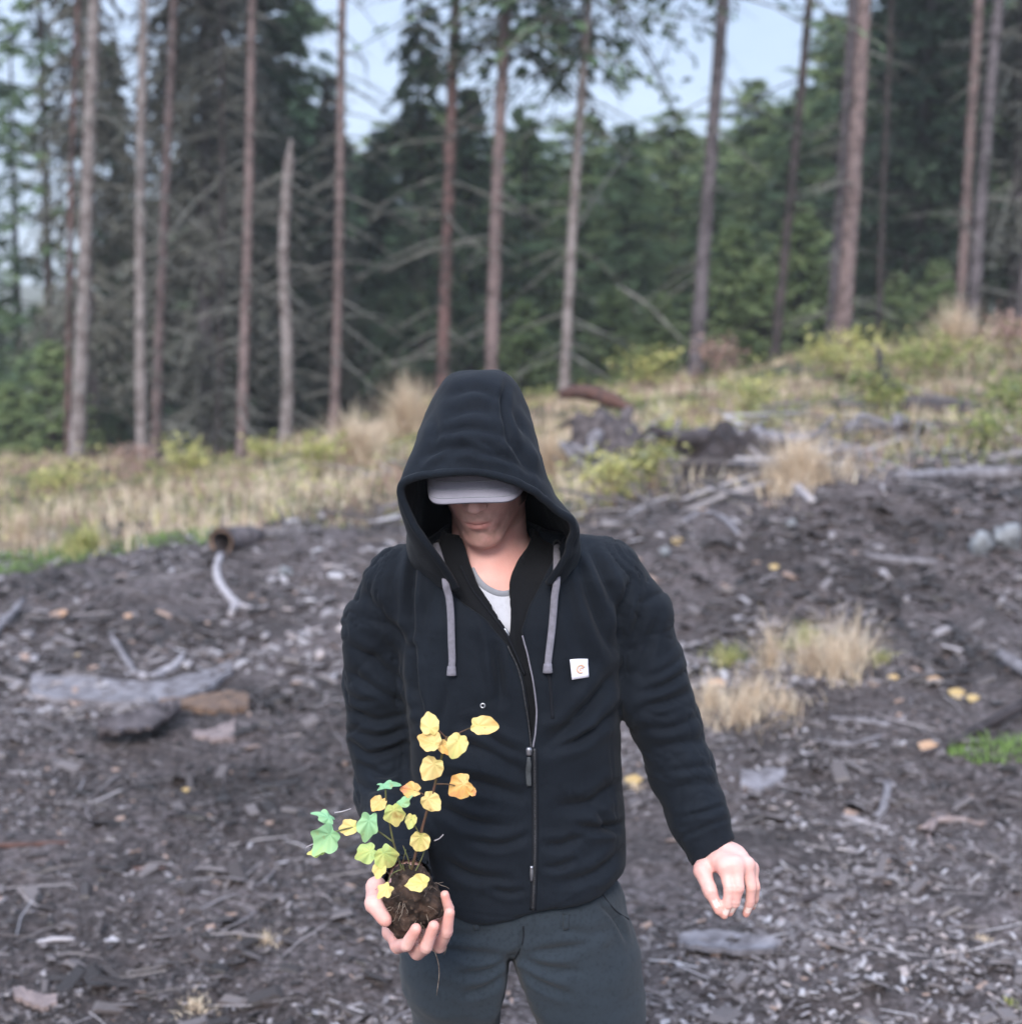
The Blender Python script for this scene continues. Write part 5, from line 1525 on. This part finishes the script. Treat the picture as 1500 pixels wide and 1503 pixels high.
# inner layer with its own zip
def lining_sdf(P):
    T0 = torso(P, inset=.0135)
    d = smin(T0, cone(P, NECKB + [0, -.004, -.01], NECKB + [-.004, -.010, .035], .084, .086), .03)
    d = smin(d, cone(P, NECKB, SHL[0] + [.03, 0, -.01], .066, .05), .03)
    d = smin(d, cone(P, NECKB, SHR[0] + [-.03, 0, -.01], .066, .05), .03)
    d = smax(d, -torso(P, inset=.0225), .002)
    px, py = PX(P)
    pv = in_poly(px, py, V_IN) * P[:, 1] / FPX
    d = smax(d, -np.where(P[:, 1] < 2.15, pv, 1.0), .003)
    d = smax(d, -cone(P, NECKB + [0, .0, -.03], NECKB + [-.006, -.02, .16], .060, .076), .004)
    return smax(d, ZH + .05 - P[:, 2], .003)
V, F = surface(lining_sdf, (-.26, 1.94, .90), (.26, 2.34, 1.60), .0045)
Nn = normals(V, F); V = V + Nn * (folds(V, Nn, [([(690, 850), (720, 900), (752, 950)], -.003, 4), ([(665, 840), (690, 880), (720, 920)], .003, 6), ([(760, 880), (762, 930), (770, 980)], -.003, 4)]) + .0012 * fbm(V * 30, 3, 5))[:, None]
part('lining', V, F, M_LINING, jacket)
tree_l = BVHTree.FromPolygons([tuple(v) for v in V], [tuple(int(x) for x in f) for f in F])

def on(tree, pts, off, n=40, drop=None):
    S = spline(pts, n); P = []
    for x, y in S:
        p, nn = hit(tree, x, y, off); P.append(p)
    P = np.array(P)
    for _ in range(3): P[1:-1] = (P[:-2] + 2 * P[1:-1] + P[2:]) / 4
    return P
def ribbon(name, tree, pts, w, thick, m, parent, off=.001, n=40, fallbackY=None):
    S = spline(pts, n); P, Nn = [], []
    for x, y in S:
        p, nn = hit(tree, x, y, off); P.append(p); Nn.append(nn)
    P = np.array(P); Nn = np.array(Nn)
    for _ in range(4):
        P[1:-1] = (P[:-2] + 2 * P[1:-1] + P[2:]) / 4; Nn[1:-1] = (Nn[:-2] + 2 * Nn[1:-1] + Nn[2:]) / 4
    V, F = tube(P, w, 8, flat=thick / w, normal=Nn)
    return part(name, V, F, m, parent)
# main zip: closed part, open teeth edges, pull
ribbon('zip_tape', tree_j, [(784, 1098), (785, 1160), (785, 1250), (782, 1334)], .0050, .0012, M_SEAM, jacket, .0008, 60)
ribbon('zip_teeth', tree_j, [(784, 1098), (785, 1160), (785, 1250), (782, 1334)], .0019, .0016, M_ZIP, jacket, .0016, 60)
ribbon('zip_teeth', tree_j, [(768, 932), (776, 965), (784, 1005), (788, 1045), (786, 1075), (782, 1096)], .0013, .0012, M_CORD, jacket, .0018, 40)
ribbon('zip_teeth', tree_j, [(744, 948), (762, 988), (772, 1040), (776, 1070), (779, 1096)], .0011, .0010, M_ZIP, jacket, .0018, 40)
def puller(x, y, ln, parent, tree, w=.0042):
    p, nn = hit(tree, x, y, .005)
    V, F = tube(np.array([p + [0, 0, .006], p + [0, 0, .002], p - [0, 0, .006]]), [.0035, .0052, .004], 8, flat=.6, normal=[0, 1, 0], n=8)
    part('zip_slider', V, F, M_METAL, parent)
    P = np.array([hit(tree, x + .5 * k / 4, y + 8 + ln * k / 4, .006)[0] for k in range(5)])
    V, F = tube(P, [w * .55, w, w, w, w * .9], 8, n=14, flat=.42, normal=[0, 1, 0])
    part('zip_pull', V, F, M_PULL, parent)
puller(777, 1101, 42, jacket, tree_j)
p, nn = hit(tree_l, 748, 930, .004)
V, F = tube(np.array([p + [-.004, 0, .008], p, p + [.004, 0, -.008]]), [.0022, .0036, .0028], 8, flat=.6, normal=[0, 1, 0], n=8)
part('zip_slider', V, F, M_METAL, jacket)
p, nn = hit(tree_j, 780, 1280, .003)
V, F = tube(np.array([p + [0, 0, .012], p, p - [0, 0, .012]]), [.0024, .0028, .0022], 8, flat=.6, normal=[0, 1, 0], n=8)
part('zip_slider', V, F, M_METAL, jacket)
# inner zip edge
ribbon('inner_zip', tree_l, [(676, 830), (694, 866), (718, 896), (738, 922), (752, 948), (770, 990)], .0022, .0016, M_SEAM, jacket, .0012, 30)
# pocket zip
ribbon('pocket_zip', tree_j, [(805, 984), (808, 1015), (811, 1054)], .0030, .0014, M_SEAM, jacket, .0006, 20)
# snap on the chest
p, nn = hit(tree_j, 709, 1035, .0018)
a = np.linspace(0, 2 * np.pi, 17); e1 = np.cross(nn, [0, 0, 1]); e1 /= np.linalg.norm(e1); e2 = np.cross(nn, e1)
V, F = tube(p + .0032 * (np.cos(a)[:, None] * e1 + np.sin(a)[:, None] * e2), .0012, 6, normal=nn, cap=False)
part('snap_ring', V, F, M_METAL, jacket)

# square patch with its emblem
def patch():
    quad = [(836, 967), (862, 965), (864, 993), (839, 996)]
    n = 7; V = []; Nn = []
    for i in range(n):
        for j in range(n):
            u, v = i / (n - 1), j / (n - 1)
            x = (quad[0][0] * (1 - u) + quad[1][0] * u) * (1 - v) + (quad[3][0] * (1 - u) + quad[2][0] * u) * v
            y = (quad[0][1] * (1 - u) + quad[1][1] * u) * (1 - v) + (quad[3][1] * (1 - u) + quad[2][1] * u) * v
            p, q = hit(tree_j, x, y, 0); V.append(p); Nn.append(q)
    V = np.array(V); nn = np.mean(Nn, 0); nn /= np.linalg.norm(nn)
    c = V.mean(0); A = np.c_[V[:, 0] - c[0], V[:, 2] - c[2], np.ones(len(V))]
    k = np.linalg.lstsq(A, V[:, 1], rcond=None)[0]
    V[:, 1] = A @ k - .0040
    i, j = np.meshgrid(np.arange(n - 1), np.arange(n - 1), indexing='ij'); a = (i * n + j).ravel()
    Fq = np.stack([a, a + n, a + n + 1, a + 1], -1)
    P, F = plate(V, Fq, n, n, np.array([0, -1, 0]) * .0009)
    part('patch', P, F, M_PATCH, jacket)
    def at(u, v):     # u right, v down
        f = lambda u, v: V[int(round(v * 0)) ]
        a_ = V[0] * (1 - u) * (1 - v) + V[(n - 1) * n] * u * (1 - v) + V[n - 1] * (1 - u) * v + V[n * n - 1] * u * v
        return a_ + np.array([0, -.0013, 0])
    # a curling C shaped wave
    arc = [at(.56 + .21 * math.cos(t), .5 + .20 * math.sin(t)) for t in np.linspace(-.35, -5.2, 18)]
    V1, F1 = tube(arc, [.0016, .0014, .0012, .0015, .0010], 6, n=30, flat=.35, normal=[0, 1, 0])
    tail = [at(.60 + .09 * math.cos(t), .52 + .08 * math.sin(t)) for t in np.linspace(-.2, -4.4, 9)]
    V2, F2 = tube(tail, [.0010, .0011, .0006], 6, n=14, flat=.35, normal=[0, 1, 0])
    part('emblem', *join([(V1, F1), (V2, F2)]), M_LOGO, jacket)
patch()

# hood -----------------------------------------------------------------
HS = [
 [(668, 866, 2.03), (630, 806, 1.985), (594, 750, 1.975), (586, 713, 1.968), (612, 697, 1.95), (655, 692, 1.93), (700, 692, 1.925), (748, 702, 1.93), (790, 722, 1.95), (822, 747, 1.975), (843, 770, 1.985), (838, 806, 2.00), (806, 858, 2.03)],
 [(655, 866, 2.05), (618, 812, 2.01), (589, 750, 2.00), (587, 700, 1.99), (612, 668, 1.97), (655, 655, 1.95), (700, 648, 1.935), (748, 660, 1.95), (790, 690, 1.975), (820, 735, 2.00), (848, 768, 2.01), (848, 806, 2.02), (822, 858, 2.05)],
 [(640, 862, 2.09), (608, 815, 2.06), (595, 750, 2.05), (601, 680, 2.04), (620, 630, 2.01), (660, 600, 1.978), (702, 592, 1.968), (742, 602, 1.978), (780, 632, 2.02), (804, 706, 2.04), (838, 762, 2.05), (852, 806, 2.06), (836, 852, 2.09)],
 [(622, 852, 2.14), (600, 815, 2.12), (602, 745, 2.12), (612, 652, 2.11), (634, 592, 2.07), (658, 560, 2.025), (703, 550, 2.015), (744, 557, 2.025), (772, 596, 2.07), (798, 690, 2.11), (826, 756, 2.12), (846, 806, 2.12), (848, 846, 2.15)],
 [(615, 842, 2.20), (602, 810, 2.20), (608, 745, 2.20), (616, 648, 2.19), (641, 580, 2.14), (666, 553, 2.11), (704, 547, 2.10), (738, 551, 2.11), (768, 588, 2.14), (792, 685, 2.19), (814, 752, 2.20), (840, 802, 2.20), (848, 836, 2.21)],
 [(628, 836, 2.25), (620, 800, 2.26), (624, 745, 2.27), (630, 660, 2.26), (648, 592, 2.21), (672, 564, 2.17), (704, 556, 2.16), (732, 563, 2.17), (758, 596, 2.21), (782, 690, 2.26), (790, 750, 2.27), (812, 796, 2.26), (828, 830, 2.26)],
 [(690, 832, 2.28), (684, 800, 2.29), (686, 745, 2.32), (688, 670, 2.32), (692, 610, 2.27), (697, 580, 2.22), (704, 570, 2.20), (711, 580, 2.22), (716, 612, 2.27), (722, 690, 2.32), (728, 750, 2.32), (736, 796, 2.29), (740, 830, 2.28)]]
G = np.array([[W(*p) for p in row] for row in HS])
nA, nB = 130, 84
G1 = np.stack([spline(G[:, k], nB) for k in range(G.shape[1])], 1)         # (nB, 13, 3)
GH = np.stack([spline(G1[k], nA) for k in range(nB)], 0)                    # (nB, nA, 3)
VH = GH.reshape(-1, 3)
i, j = np.meshgrid(np.arange(nB - 1), np.arange(nA - 1), indexing='ij'); a = (i * nA + j).ravel()
FH = np.stack([a, a + 1, a + 1 + nA, a + nA], -1)
NH = normals(VH, FH)
cen = np.array([W(705, 700, 2.12)])
if ((VH - cen) * NH).sum(1).mean() < 0: NH = -NH; FH = FH[:, ::-1]
SH = [([(640, 640), (690, 628), (735, 640)], -.004, 7), ([(620, 668), (680, 655), (725, 668)], -.0045, 7), ([(652, 618), (690, 600), (730, 604)], -.003, 8), ([(745, 560), (740, 600), (748, 650)], -.006, 5), ([(742, 640), (765, 672), (790, 700)], -.005, 6),
      ([(690, 640), (720, 655), (742, 672)], -.004, 6), ([(750, 600), (765, 625), (782, 655)], -.004, 6), ([(618, 690), (645, 668), (668, 655)], .003, 6), ([(655, 580), (700, 570), (742, 588)], -.003, 7), ([(632, 600), (640, 630), (636, 660)], -.003, 7),
      ([(600, 720), (620, 760), (640, 800)], -.003, 6), ([(800, 730), (822, 760), (838, 800)], -.005, 7), ([(790, 715), (780, 670), (772, 630)], .003, 7), ([(700, 665), (740, 672), (778, 694)], -.003, 5)]
DH = 1.5 * folds(VH, NH, SH) + fbm(VH * [14, 14, 20], 3, 61) * .0028 + fbm(VH * 34, 2, 62) * .0008
DH += folds(VH, NH, [([(606, 706), (655, 700), (700, 700), (748, 710), (786, 728)], -.0018, 2), ([(738, 552), (742, 610), (748, 690)], -.002, 2)])
VH = VH + NH * DH[:, None]
VH2, FH2 = plate(VH, FH[:, ::-1], nB, nA, NH * .007)
hood = part('hood', VH2, FH2, [M_JACKET, M_LINING], jacket, midx=np.concatenate([np.zeros(len(FH)), np.ones(len(FH)), np.zeros(len(FH2) - 2 * len(FH))]))
# rolled edge of the hood opening
edge = VH[:nA].copy() - NH[:nA] * .0035
V, F = tube(edge, .0062, 8); part('hood_hem', V, F, M_JACKET, jacket)
tree_h = BVHTree.FromPolygons([tuple(v) for v in VH], [tuple(int(x) for x in f) for f in FH])

def cord(pts, w=.0056):
    S = spline(pts, 40); P = []
    for x, y in S:
        c = [hit(t, x, y, .006) for t in (tree_j, tree_h, tree_l)]
        d = [np.linalg.norm(np.array(q[0]) - np.array([0, 0, CAMZ])) for q in c]
        P.append(c[int(np.argmin(d))][0])
    P = np.array(P)
    for _ in range(6): P[1:-1] = (P[:-2] + 2 * P[1:-1] + P[2:]) / 4
    P[:, 1] -= .002
    V, F = tube(P, [w * .9, w, w, w, w, w * .95], 10, flat=.5, normal=[0, 1, 0])
    part('drawstring', V, F, M_CORD, jacket)
    V, F = tube(np.array([P[-1] + [0, 0, .004], P[-1] - [0, .001, .010]]), [w * 1.1, w * 1.4], 8, n=4, flat=.7, normal=[0, 1, 0])
    part('cord_end', V, F, M_CORD, jacket)
cord([(645, 800), (652, 828), (658, 860), (662, 900), (663, 940), (665, 980)])
cord([(818, 800), (817, 830), (814, 870), (811, 910), (806, 945), (803, 976)])
for x, y in ((645, 798), (818, 798)):
    c = [hit(t, x, y, .003) for t in (tree_j, tree_h, tree_l)]
    d = [np.linalg.norm(np.array(q[0]) - np.array([0, 0, CAMZ])) for q in c]; p, nn = c[int(np.argmin(d))]
    e1 = np.cross(nn, [0, 0, 1]); e1 /= np.linalg.norm(e1); e2 = np.cross(nn, e1); a = np.linspace(0, 2 * np.pi, 13)
    V, F = tube(p + .0052 * (np.cos(a)[:, None] * e1 + np.sin(a)[:, None] * e2), .0016, 6, normal=nn, cap=False)
    part('eyelet', V, F, M_ZIP, jacket)

# jeans ----------------------------------------------------------------
HIP = rows([(1270, 640, 905, 2.14, .105), (1330, 612, 918, 2.14, .112), (1390, 590, 932, 2.14, .116), (1450, 592, 939, 2.14, .110), (1503, 604, 941, 2.14, .095), (1560, 612, 941, 2.14, .085)])
zc = W(750, 1406, 2.06)[2]
LEGL = [W(672, 1425, 2.145), W(674, 1503, 2.16)]; LEGR = [W(848, 1425, 2.135), W(863, 1503, 2.12)]
def down(p, q):   # knee, shin, ankle beneath the picture's edge
    return [p, q, np.array([q[0] - (.005 if q[0] < 0 else -.01), q[1] + .0, .46]), np.array([q[0] - (.015 if q[0] < 0 else -.02), q[1] + .02, .09])]
LL, LR_ = down(*LEGL), down(*LEGR)
GAP = [(749, 1402), (744, 1430), (735, 1503), (722, 1700), (715, 2600), (812, 2600), (806, 1700), (788, 1503), (764, 1440), (754, 1412)]
def jeans_sdf(P):
    d = torso(P, HIP, 2.2)
    d = smax(d, zc - .13 - P[:, 2], .05)
    l = chain(P, LL, [.080, .069, .057, .050], .03); r = chain(P, LR_, [.090, .081, .060, .050], .03)
    d = smin(d, smin(l, r, .002), .03)
    px, py = PX(P)
    d = smax(d, -in_poly(px, py, GAP) * P[:, 1] / FPX, .022)
    return smax(d, .07 - P[:, 2], .003)
V, F = surface(jeans_sdf, (-.30, 1.96, .05), (.30, 2.34, 1.04), .0045)
Nn = normals(V, F)
SJ = [([(752, 1408), (715, 1425), (670, 1430)], -.005, 6), ([(752, 1405), (700, 1400), (650, 1390)], -.004, 7), ([(757, 1405), (800, 1420), (850, 1425)], -.005, 7), ([(757, 1400), (810, 1395), (870, 1380)], -.004, 7), ([(765, 1425), (800, 1445), (840, 1460)], -.004, 6), ([(742, 1430), (710, 1450), (680, 1460)], -.004, 6),
      ([(768, 1362), (764, 1388), (756, 1408)], -.004, 4), ([(880, 1325), (905, 1350), (918, 1380)], -.004, 4), ([(820, 1360), (860, 1370), (905, 1360)], -.003, 8), ([(640, 1370), (680, 1372), (730, 1365)], -.003, 8)]
D = 1.8 * folds(V, Nn, SJ) + fbm(V * [10, 10, 18], 3, 71) * .0045 + fbm(V * [30, 30, 20], 3, 72) * .0012
V = V + Nn * D[:, None]
jeans = part('jeans', V, F, M_JEANS)
tree_p = BVHTree.FromPolygons([tuple(v) for v in V], [tuple(int(x) for x in f) for f in F])
ribbon('fly_seam', tree_p, [(768, 1358), (768, 1380), (756, 1406)], .0012, .0008, M_SEAM, jeans, .0004, 14)
ribbon('pocket_seam', tree_p, [(884, 1312), (902, 1335), (922, 1348)], .0012, .0008, M_SEAM, jeans, .0004, 14)
for x in (700, 830):
    ribbon('belt_loop', tree_p, [(x, 1340), (x, 1362)], .0050, .0020, M_JEANS, jeans, .002, 6)

# boots ----------------------------------------------------------------
for leg in (LL, LR_):
    c = leg[3]
    z0 = float(ground_z(c[0], c[1] - .1, False))
    f = np.array([0, -1, 0]) + np.array([np.sign(c[0] - PR[0]) * .22, 0, 0]); f /= np.linalg.norm(f)
    def boot(P):
        d = chain(P, [c + [0, .01, .06], np.array([c[0], c[1] + .015, z0 + .06])], [.048, .050], .02)
        d = smin(d, chain(P, [np.array([c[0], c[1] + .02, z0 + .05]), np.array([c[0], c[1], z0 + .055]) + f * .10, np.array([c[0], c[1], z0 + .045]) + f * .17], [.045, .044, .040], .02), .03)
        return smax(d, z0 + .028 - P[:, 2], .006)
    V, F = surface(boot, c - [.12, .28, .12], c + [.12, .12, .16], .006)
    b = part('boot', V, F, M_BOOT)
    def sole(P):
        q = P.copy(); q[:, 2] = z0 + .05
        d = chain(q, [np.array([c[0], c[1] + .02, z0 + .05]), np.array([c[0], c[1], z0 + .05]) + f * .10, np.array([c[0], c[1], z0 + .05]) + f * .17], [.047, .049, .044], .02)
        return smax(d, np.abs(P[:, 2] - z0 - .012) - .018, .003)
    V, F = surface(sole, c - [.12, .28, .14], c + [.12, .12, .0], .006)
    part('sole', V, F, M_SOLE, b)

# ------------------------------------------------------------------ the seedling in his hand
M_SOILB = mat('root_ball_soil', (.060, .036, .026), .9, noise=[(40, (.020, .013, .010), .4, .6, 8), (120, (.12, .08, .06), .55, .75, 3)], bump=[(70, 1.0, .006), (260, .7, .002)])
M_ROOTS = mat('root_threads', (.30, .24, .19), .8, noise=(120, (.12, .08, .06), .4, .6))
M_STEM = mat('seedling_stem', (.10, .05, .035), .7, noise=(60, (.06, .05, .02), .4, .6))
M_STEMG = mat('seedling_green_stem', (.14, .16, .06), .6, noise=(60, (.10, .08, .04), .4, .6))
M_LEAF = mat('seedling_leaf', (.6, .4, .1), .5, tint=[(0, (.25, .52, .30)), (.25, (.36, .58, .28)), (.42, (.54, .62, .20)), (.58, (.72, .61, .22)), (.75, (.84, .62, .26)), (.9, (.82, .46, .14)), (1, (.72, .27, .15))],
             noise=[(55, (.42, .26, .08), .60, .78, 5), (220, (.30, .17, .06), .68, .8, 3)], bump=(120, .5, .001), trans=.25, spec=.3)
BC = W(605, 1322, 1.862)
plant = thing('seedling', 'small seedling with yellow and green leaves and its dark root ball, held in the hand', 'seedling', BC - np.array([0, 0, .04]))
def ball_sdf(P):
    d = ell(P, BC, (.041, .036, .037))
    d = smin(d, ell(P, W(597, 1284, 1.87), (.018, .018, .016)), .02)
    d = smin(d, ell(P, W(590, 1358, 1.85), (.020, .018, .022)), .015)
    d = smin(d, ell(P, W(634, 1330, 1.85), (.018, .018, .020)), .012)
    return d + .0065 * fbm(P * 48, 4, 3) + .003 * vnoise(P * 190, 9)
V, F = surface(ball_sdf, BC - .075, BC + .075, .0022)
ball = part('root_ball', V, F, M_SOILB, plant)
rng = np.random.default_rng(2)
rp = []
for k in range(80):
    a = rng.uniform(0, 2 * np.pi); e = rng.uniform(-1.4, .9)
    d = np.array([math.cos(a) * math.cos(e), math.sin(a) * math.cos(e), math.sin(e)])
    p = BC + d * .034; pts = [p]
    for q in range(4):
        d = d + rng.normal(0, .5, 3) + [0, 0, -.25]; d /= np.linalg.norm(d); pts.append(pts[-1] + d * rng.uniform(.003, .009))
    rp.append(tube(pts, [.0006, .0002], 4, n=8))
rp.append(tube(Ws((628, 1378, 1.84), (640, 1400, 1.84), (645, 1425, 1.842), (641, 1460, 1.845)), [.0007, .0004], 4, n=14))
rp.append(tube(Ws((640, 1370, 1.84), (656, 1384, 1.84), (652, 1400, 1.84)), [.0006, .0003], 4, n=10))
V, F = join(rp); part('root_threads', V, F, M_ROOTS, plant)['kind'] = 'stuff'

def leaf(px, py, size, tint, ang, Y=1.845, tilt=.4, lob=0, asp=.9, tint2=None, sd=0, face=0.):
    """heart shaped leaf: size = length in photo px, ang = where the point looks (deg, 0 right, 90 down)"""
    s = .94 * size * Y / FPX
    n, rg = 40, 9
    t = np.linspace(0, 2 * np.pi, n, endpoint=False)
    # outline, tip at +x, notch at -x
    rad = .5 * (1 + .12 * np.cos(t) + .20 * np.exp(-((np.angle(np.exp(1j * t))) / .28) ** 2) - .22 * np.exp(-((np.angle(np.exp(1j * (t - np.pi)))) / .30) ** 2))
    rad = rad * (1 + .03 * np.sin(9 * t + sd)) * (1 + lob * .20 * np.cos(5 * t))
    V = [[-.12, 0, 0]]
    for k in range(1, rg + 1):
        f = k / rg
        for a, r in zip(t, rad):
            x, y = r * f * math.cos(a) + (-.12) * (1 - f), r * f * math.sin(a) * asp
            z = .34 * abs(y) * (1 if sd % 3 else -.7) + .34 * (x * x) * (1 if sd % 2 else -1) + .07 * math.sin(3 * a + sd) * f * f + .035 * math.sin(7 * a + sd * 2) * f
            V.append([x, y, z])
    V = np.array(V)
    F3 = [[0, 1 + k, 1 + (k + 1) % n] for k in range(n)]
    F4 = [[1 + (r - 1) * n + k, 1 + r * n + k, 1 + r * n + (k + 1) % n, 1 + (r - 1) * n + (k + 1) % n] for r in range(1, rg) for k in range(n)]
    tn = np.clip(tint + ((tint2 if tint2 is not None else tint) - tint) * np.clip(V[:, 0] * 1.4 + .4, 0, 1) + .04 * np.sin(V[:, 1] * 9 + sd), 0, 1)
    # veins as fine creases
    V[:, 2] -= .02 * np.exp(-(V[:, 1] / .03) ** 2)
    vn = np.exp(-(V[:, 1] / .018) ** 2)
    for sl in (.55, 1.3, -.9):
        for x0 in (-.2, .02, .2): vn = np.maximum(vn, .7 * np.exp(-((np.abs(V[:, 1]) - (V[:, 0] - x0) * sl) / .018) ** 2) * (V[:, 0] > x0 if sl > 0 else V[:, 0] < x0))
    tn = np.clip(tn - .07 * vn, 0, 1)
    c, q = math.cos(R(ang)), math.sin(R(ang))
    ex = np.array([c, 0, -q]); ey = np.array([q, 0, c]); nrm = np.array([0, -1., 0])
    # tip the leaf out of the picture plane
    tl = tilt * 1.3
    nn = nrm * math.cos(tl) + np.array([0, 0, 1.]) * math.sin(tl) + ex * face
    nn /= np.linalg.norm(nn)
    ex = ex - nn * (ex @ nn); ex /= np.linalg.norm(ex); ey = np.cross(nn, ex)
    P = W(px, py, Y) + (V[:, :1] * ex + V[:, 1:2] * ey + V[:, 2:] * nn) * s
    part('leaf', P, [np.array(F3), np.array(F4)], M_LEAF, plant, tint=tn)
LV = [ # px, py, size, tint, angle of the tip, Y, tilt, lobes
 (631, 1064, 38, .64, 265, 1.84, .2, 0, .8, .70), (634, 1089, 36, .76, 200, 1.838, .5, 0, 1., .84), (650, 1094, 26, .80, 60, 1.845, .3, 0, .7, .9), (635, 1124, 40, .68, 120, 1.842, .3, 0, .95, .8),
 (672, 1090, 40, .66, 110, 1.838, .2, 0, .85, .6), (707, 1065, 44, .68, 8, 1.84, .4, 0, .72, .82), (677, 1152, 42, .84, 150, 1.85, .3, .2, .95, .93), (692, 1160, 20, .88, 60, 1.852, .4, 0, .7, .96),
 (606, 1159, 32, .80, 190, 1.85, .4, .3, .8, .99), (631, 1174, 34, .70, 40, 1.845, .2, 0, .9, .78), (604, 1202, 24, .56, 100, 1.85, .3, 0, .8, .5), (618, 1230, 34, .60, 100, 1.842, .2, 0, .95, .66),
 (566, 1151, 32, .02, 350, 1.84, .7, 1.0, .5, .05), (557, 1178, 28, .80, 120, 1.845, .4, .2, .9, .86), (579, 1192, 36, .44, 80, 1.84, .3, .3, .95, .6), (592, 1177, 28, .16, 330, 1.842, .6, .6, .6, .25),
 (541, 1208, 44, .14, 100, 1.835, .2, .5, .75, .25), (516, 1214, 30, .58, 170, 1.84, .5, .2, .9, .7), (480, 1198, 34, .08, 200, 1.83, .7, .8, .6, .14), (482, 1227, 50, .12, 130, 1.828, .2, .6, .9, .28),
 (468, 1249, 26, .40, 170, 1.83, .5, .5, .7, .5), (541, 1250, 36, .36, 150, 1.835, .3, .3, .9, .44), (566, 1254, 40, .40, 60, 1.832, .2, .2, 1., .5), (558, 1273, 28, .56, 100, 1.83, .3, .2, .8, .62),
 (567, 1304, 26, .62, 130, 1.80, .4, .7, .9, .7), (618, 1296, 40, .58, 180, 1.81, .6, 0, .72, .66)]
for k, q in enumerate(LV):
    leaf(q[0], q[1], q[2], q[3], q[4], q[5], q[6], q[7], q[8], q[9], sd=k, face=.42 * math.sin(k * 2.3 + 1))
stems = [([(600, 1290, 1.862), (608, 1262, 1.858), (617, 1225, 1.855), (627, 1190, 1.852), (637, 1158, 1.850), (643, 1130, 1.848), (650, 1105, 1.848), (656, 1080, 1.848)], .0022, M_STEM),
 ([(640, 1150, 1.85), (655, 1150, 1.852), (668, 1152, 1.852)], .0011, M_STEM), ([(656, 1085, 1.848), (672, 1076, 1.845), (690, 1068, 1.842)], .0011, M_STEM), ([(650, 1105, 1.848), (660, 1098, 1.845), (668, 1092, 1.842)], .0010, M_STEM),
 ([(655, 1082, 1.848), (645, 1072, 1.845), (637, 1064, 1.842)], .0010, M_STEM), ([(632, 1172, 1.85), (620, 1164, 1.85), (608, 1159, 1.85)], .0010, M_STEM), ([(627, 1190, 1.852), (629, 1180, 1.85), (631, 1174, 1.847)], .0010, M_STEM),
 ([(622, 1210, 1.853), (620, 1220, 1.85), (618, 1228, 1.845)], .0010, M_STEM), ([(617, 1225, 1.855), (610, 1212, 1.853), (604, 1202, 1.85)], .0010, M_STEMG),
 ([(596, 1288, 1.865), (586, 1262, 1.86), (578, 1235, 1.855), (572, 1205, 1.85), (568, 1180, 1.846), (566, 1152, 1.842)], .0016, M_STEMG), ([(578, 1235, 1.855), (560, 1222, 1.85), (542, 1212, 1.845), (516, 1214, 1.84), (484, 1222, 1.833)], .0013, M_STEMG),
 ([(586, 1262, 1.86), (572, 1256, 1.852), (552, 1252, 1.845), (542, 1250, 1.84)], .0011, M_STEMG), ([(590, 1275, 1.862), (576, 1282, 1.85), (566, 1302, 1.81)], .0010, M_STEMG), ([(604, 1285, 1.86), (612, 1285, 1.84), (618, 1294, 1.815)], .0010, M_STEMG),
 ([(604, 1285, 1.86), (600, 1262, 1.86), (592, 1240, 1.858)], .0010, M_STEMG), ([(608, 1282, 1.86), (618, 1262, 1.86), (624, 1246, 1.86)], .0010, M_STEMG), ([(598, 1286, 1.86), (592, 1268, 1.86), (596, 1246, 1.86)], .0008, M_STEMG),
 ([(638, 1233, 1.845), (645, 1230, 1.84), (651, 1224, 1.838)], .0010, M_PALE), ([(492, 1192, 1.84), (504, 1190, 1.838), (516, 1186, 1.835)], .0010, M_PALE), ([(450, 1243, 1.83), (460, 1238, 1.83), (468, 1236, 1.832)], .0010, M_PALE)]
for pts, r, m in stems:
    V, F = tube(Ws(*pts), [r, r * .75], 7, n=max(8, len(pts) * 4), rough=.12)
    part('stem' if r > .0014 else 'leaf_stalk', V, F, m, plant)
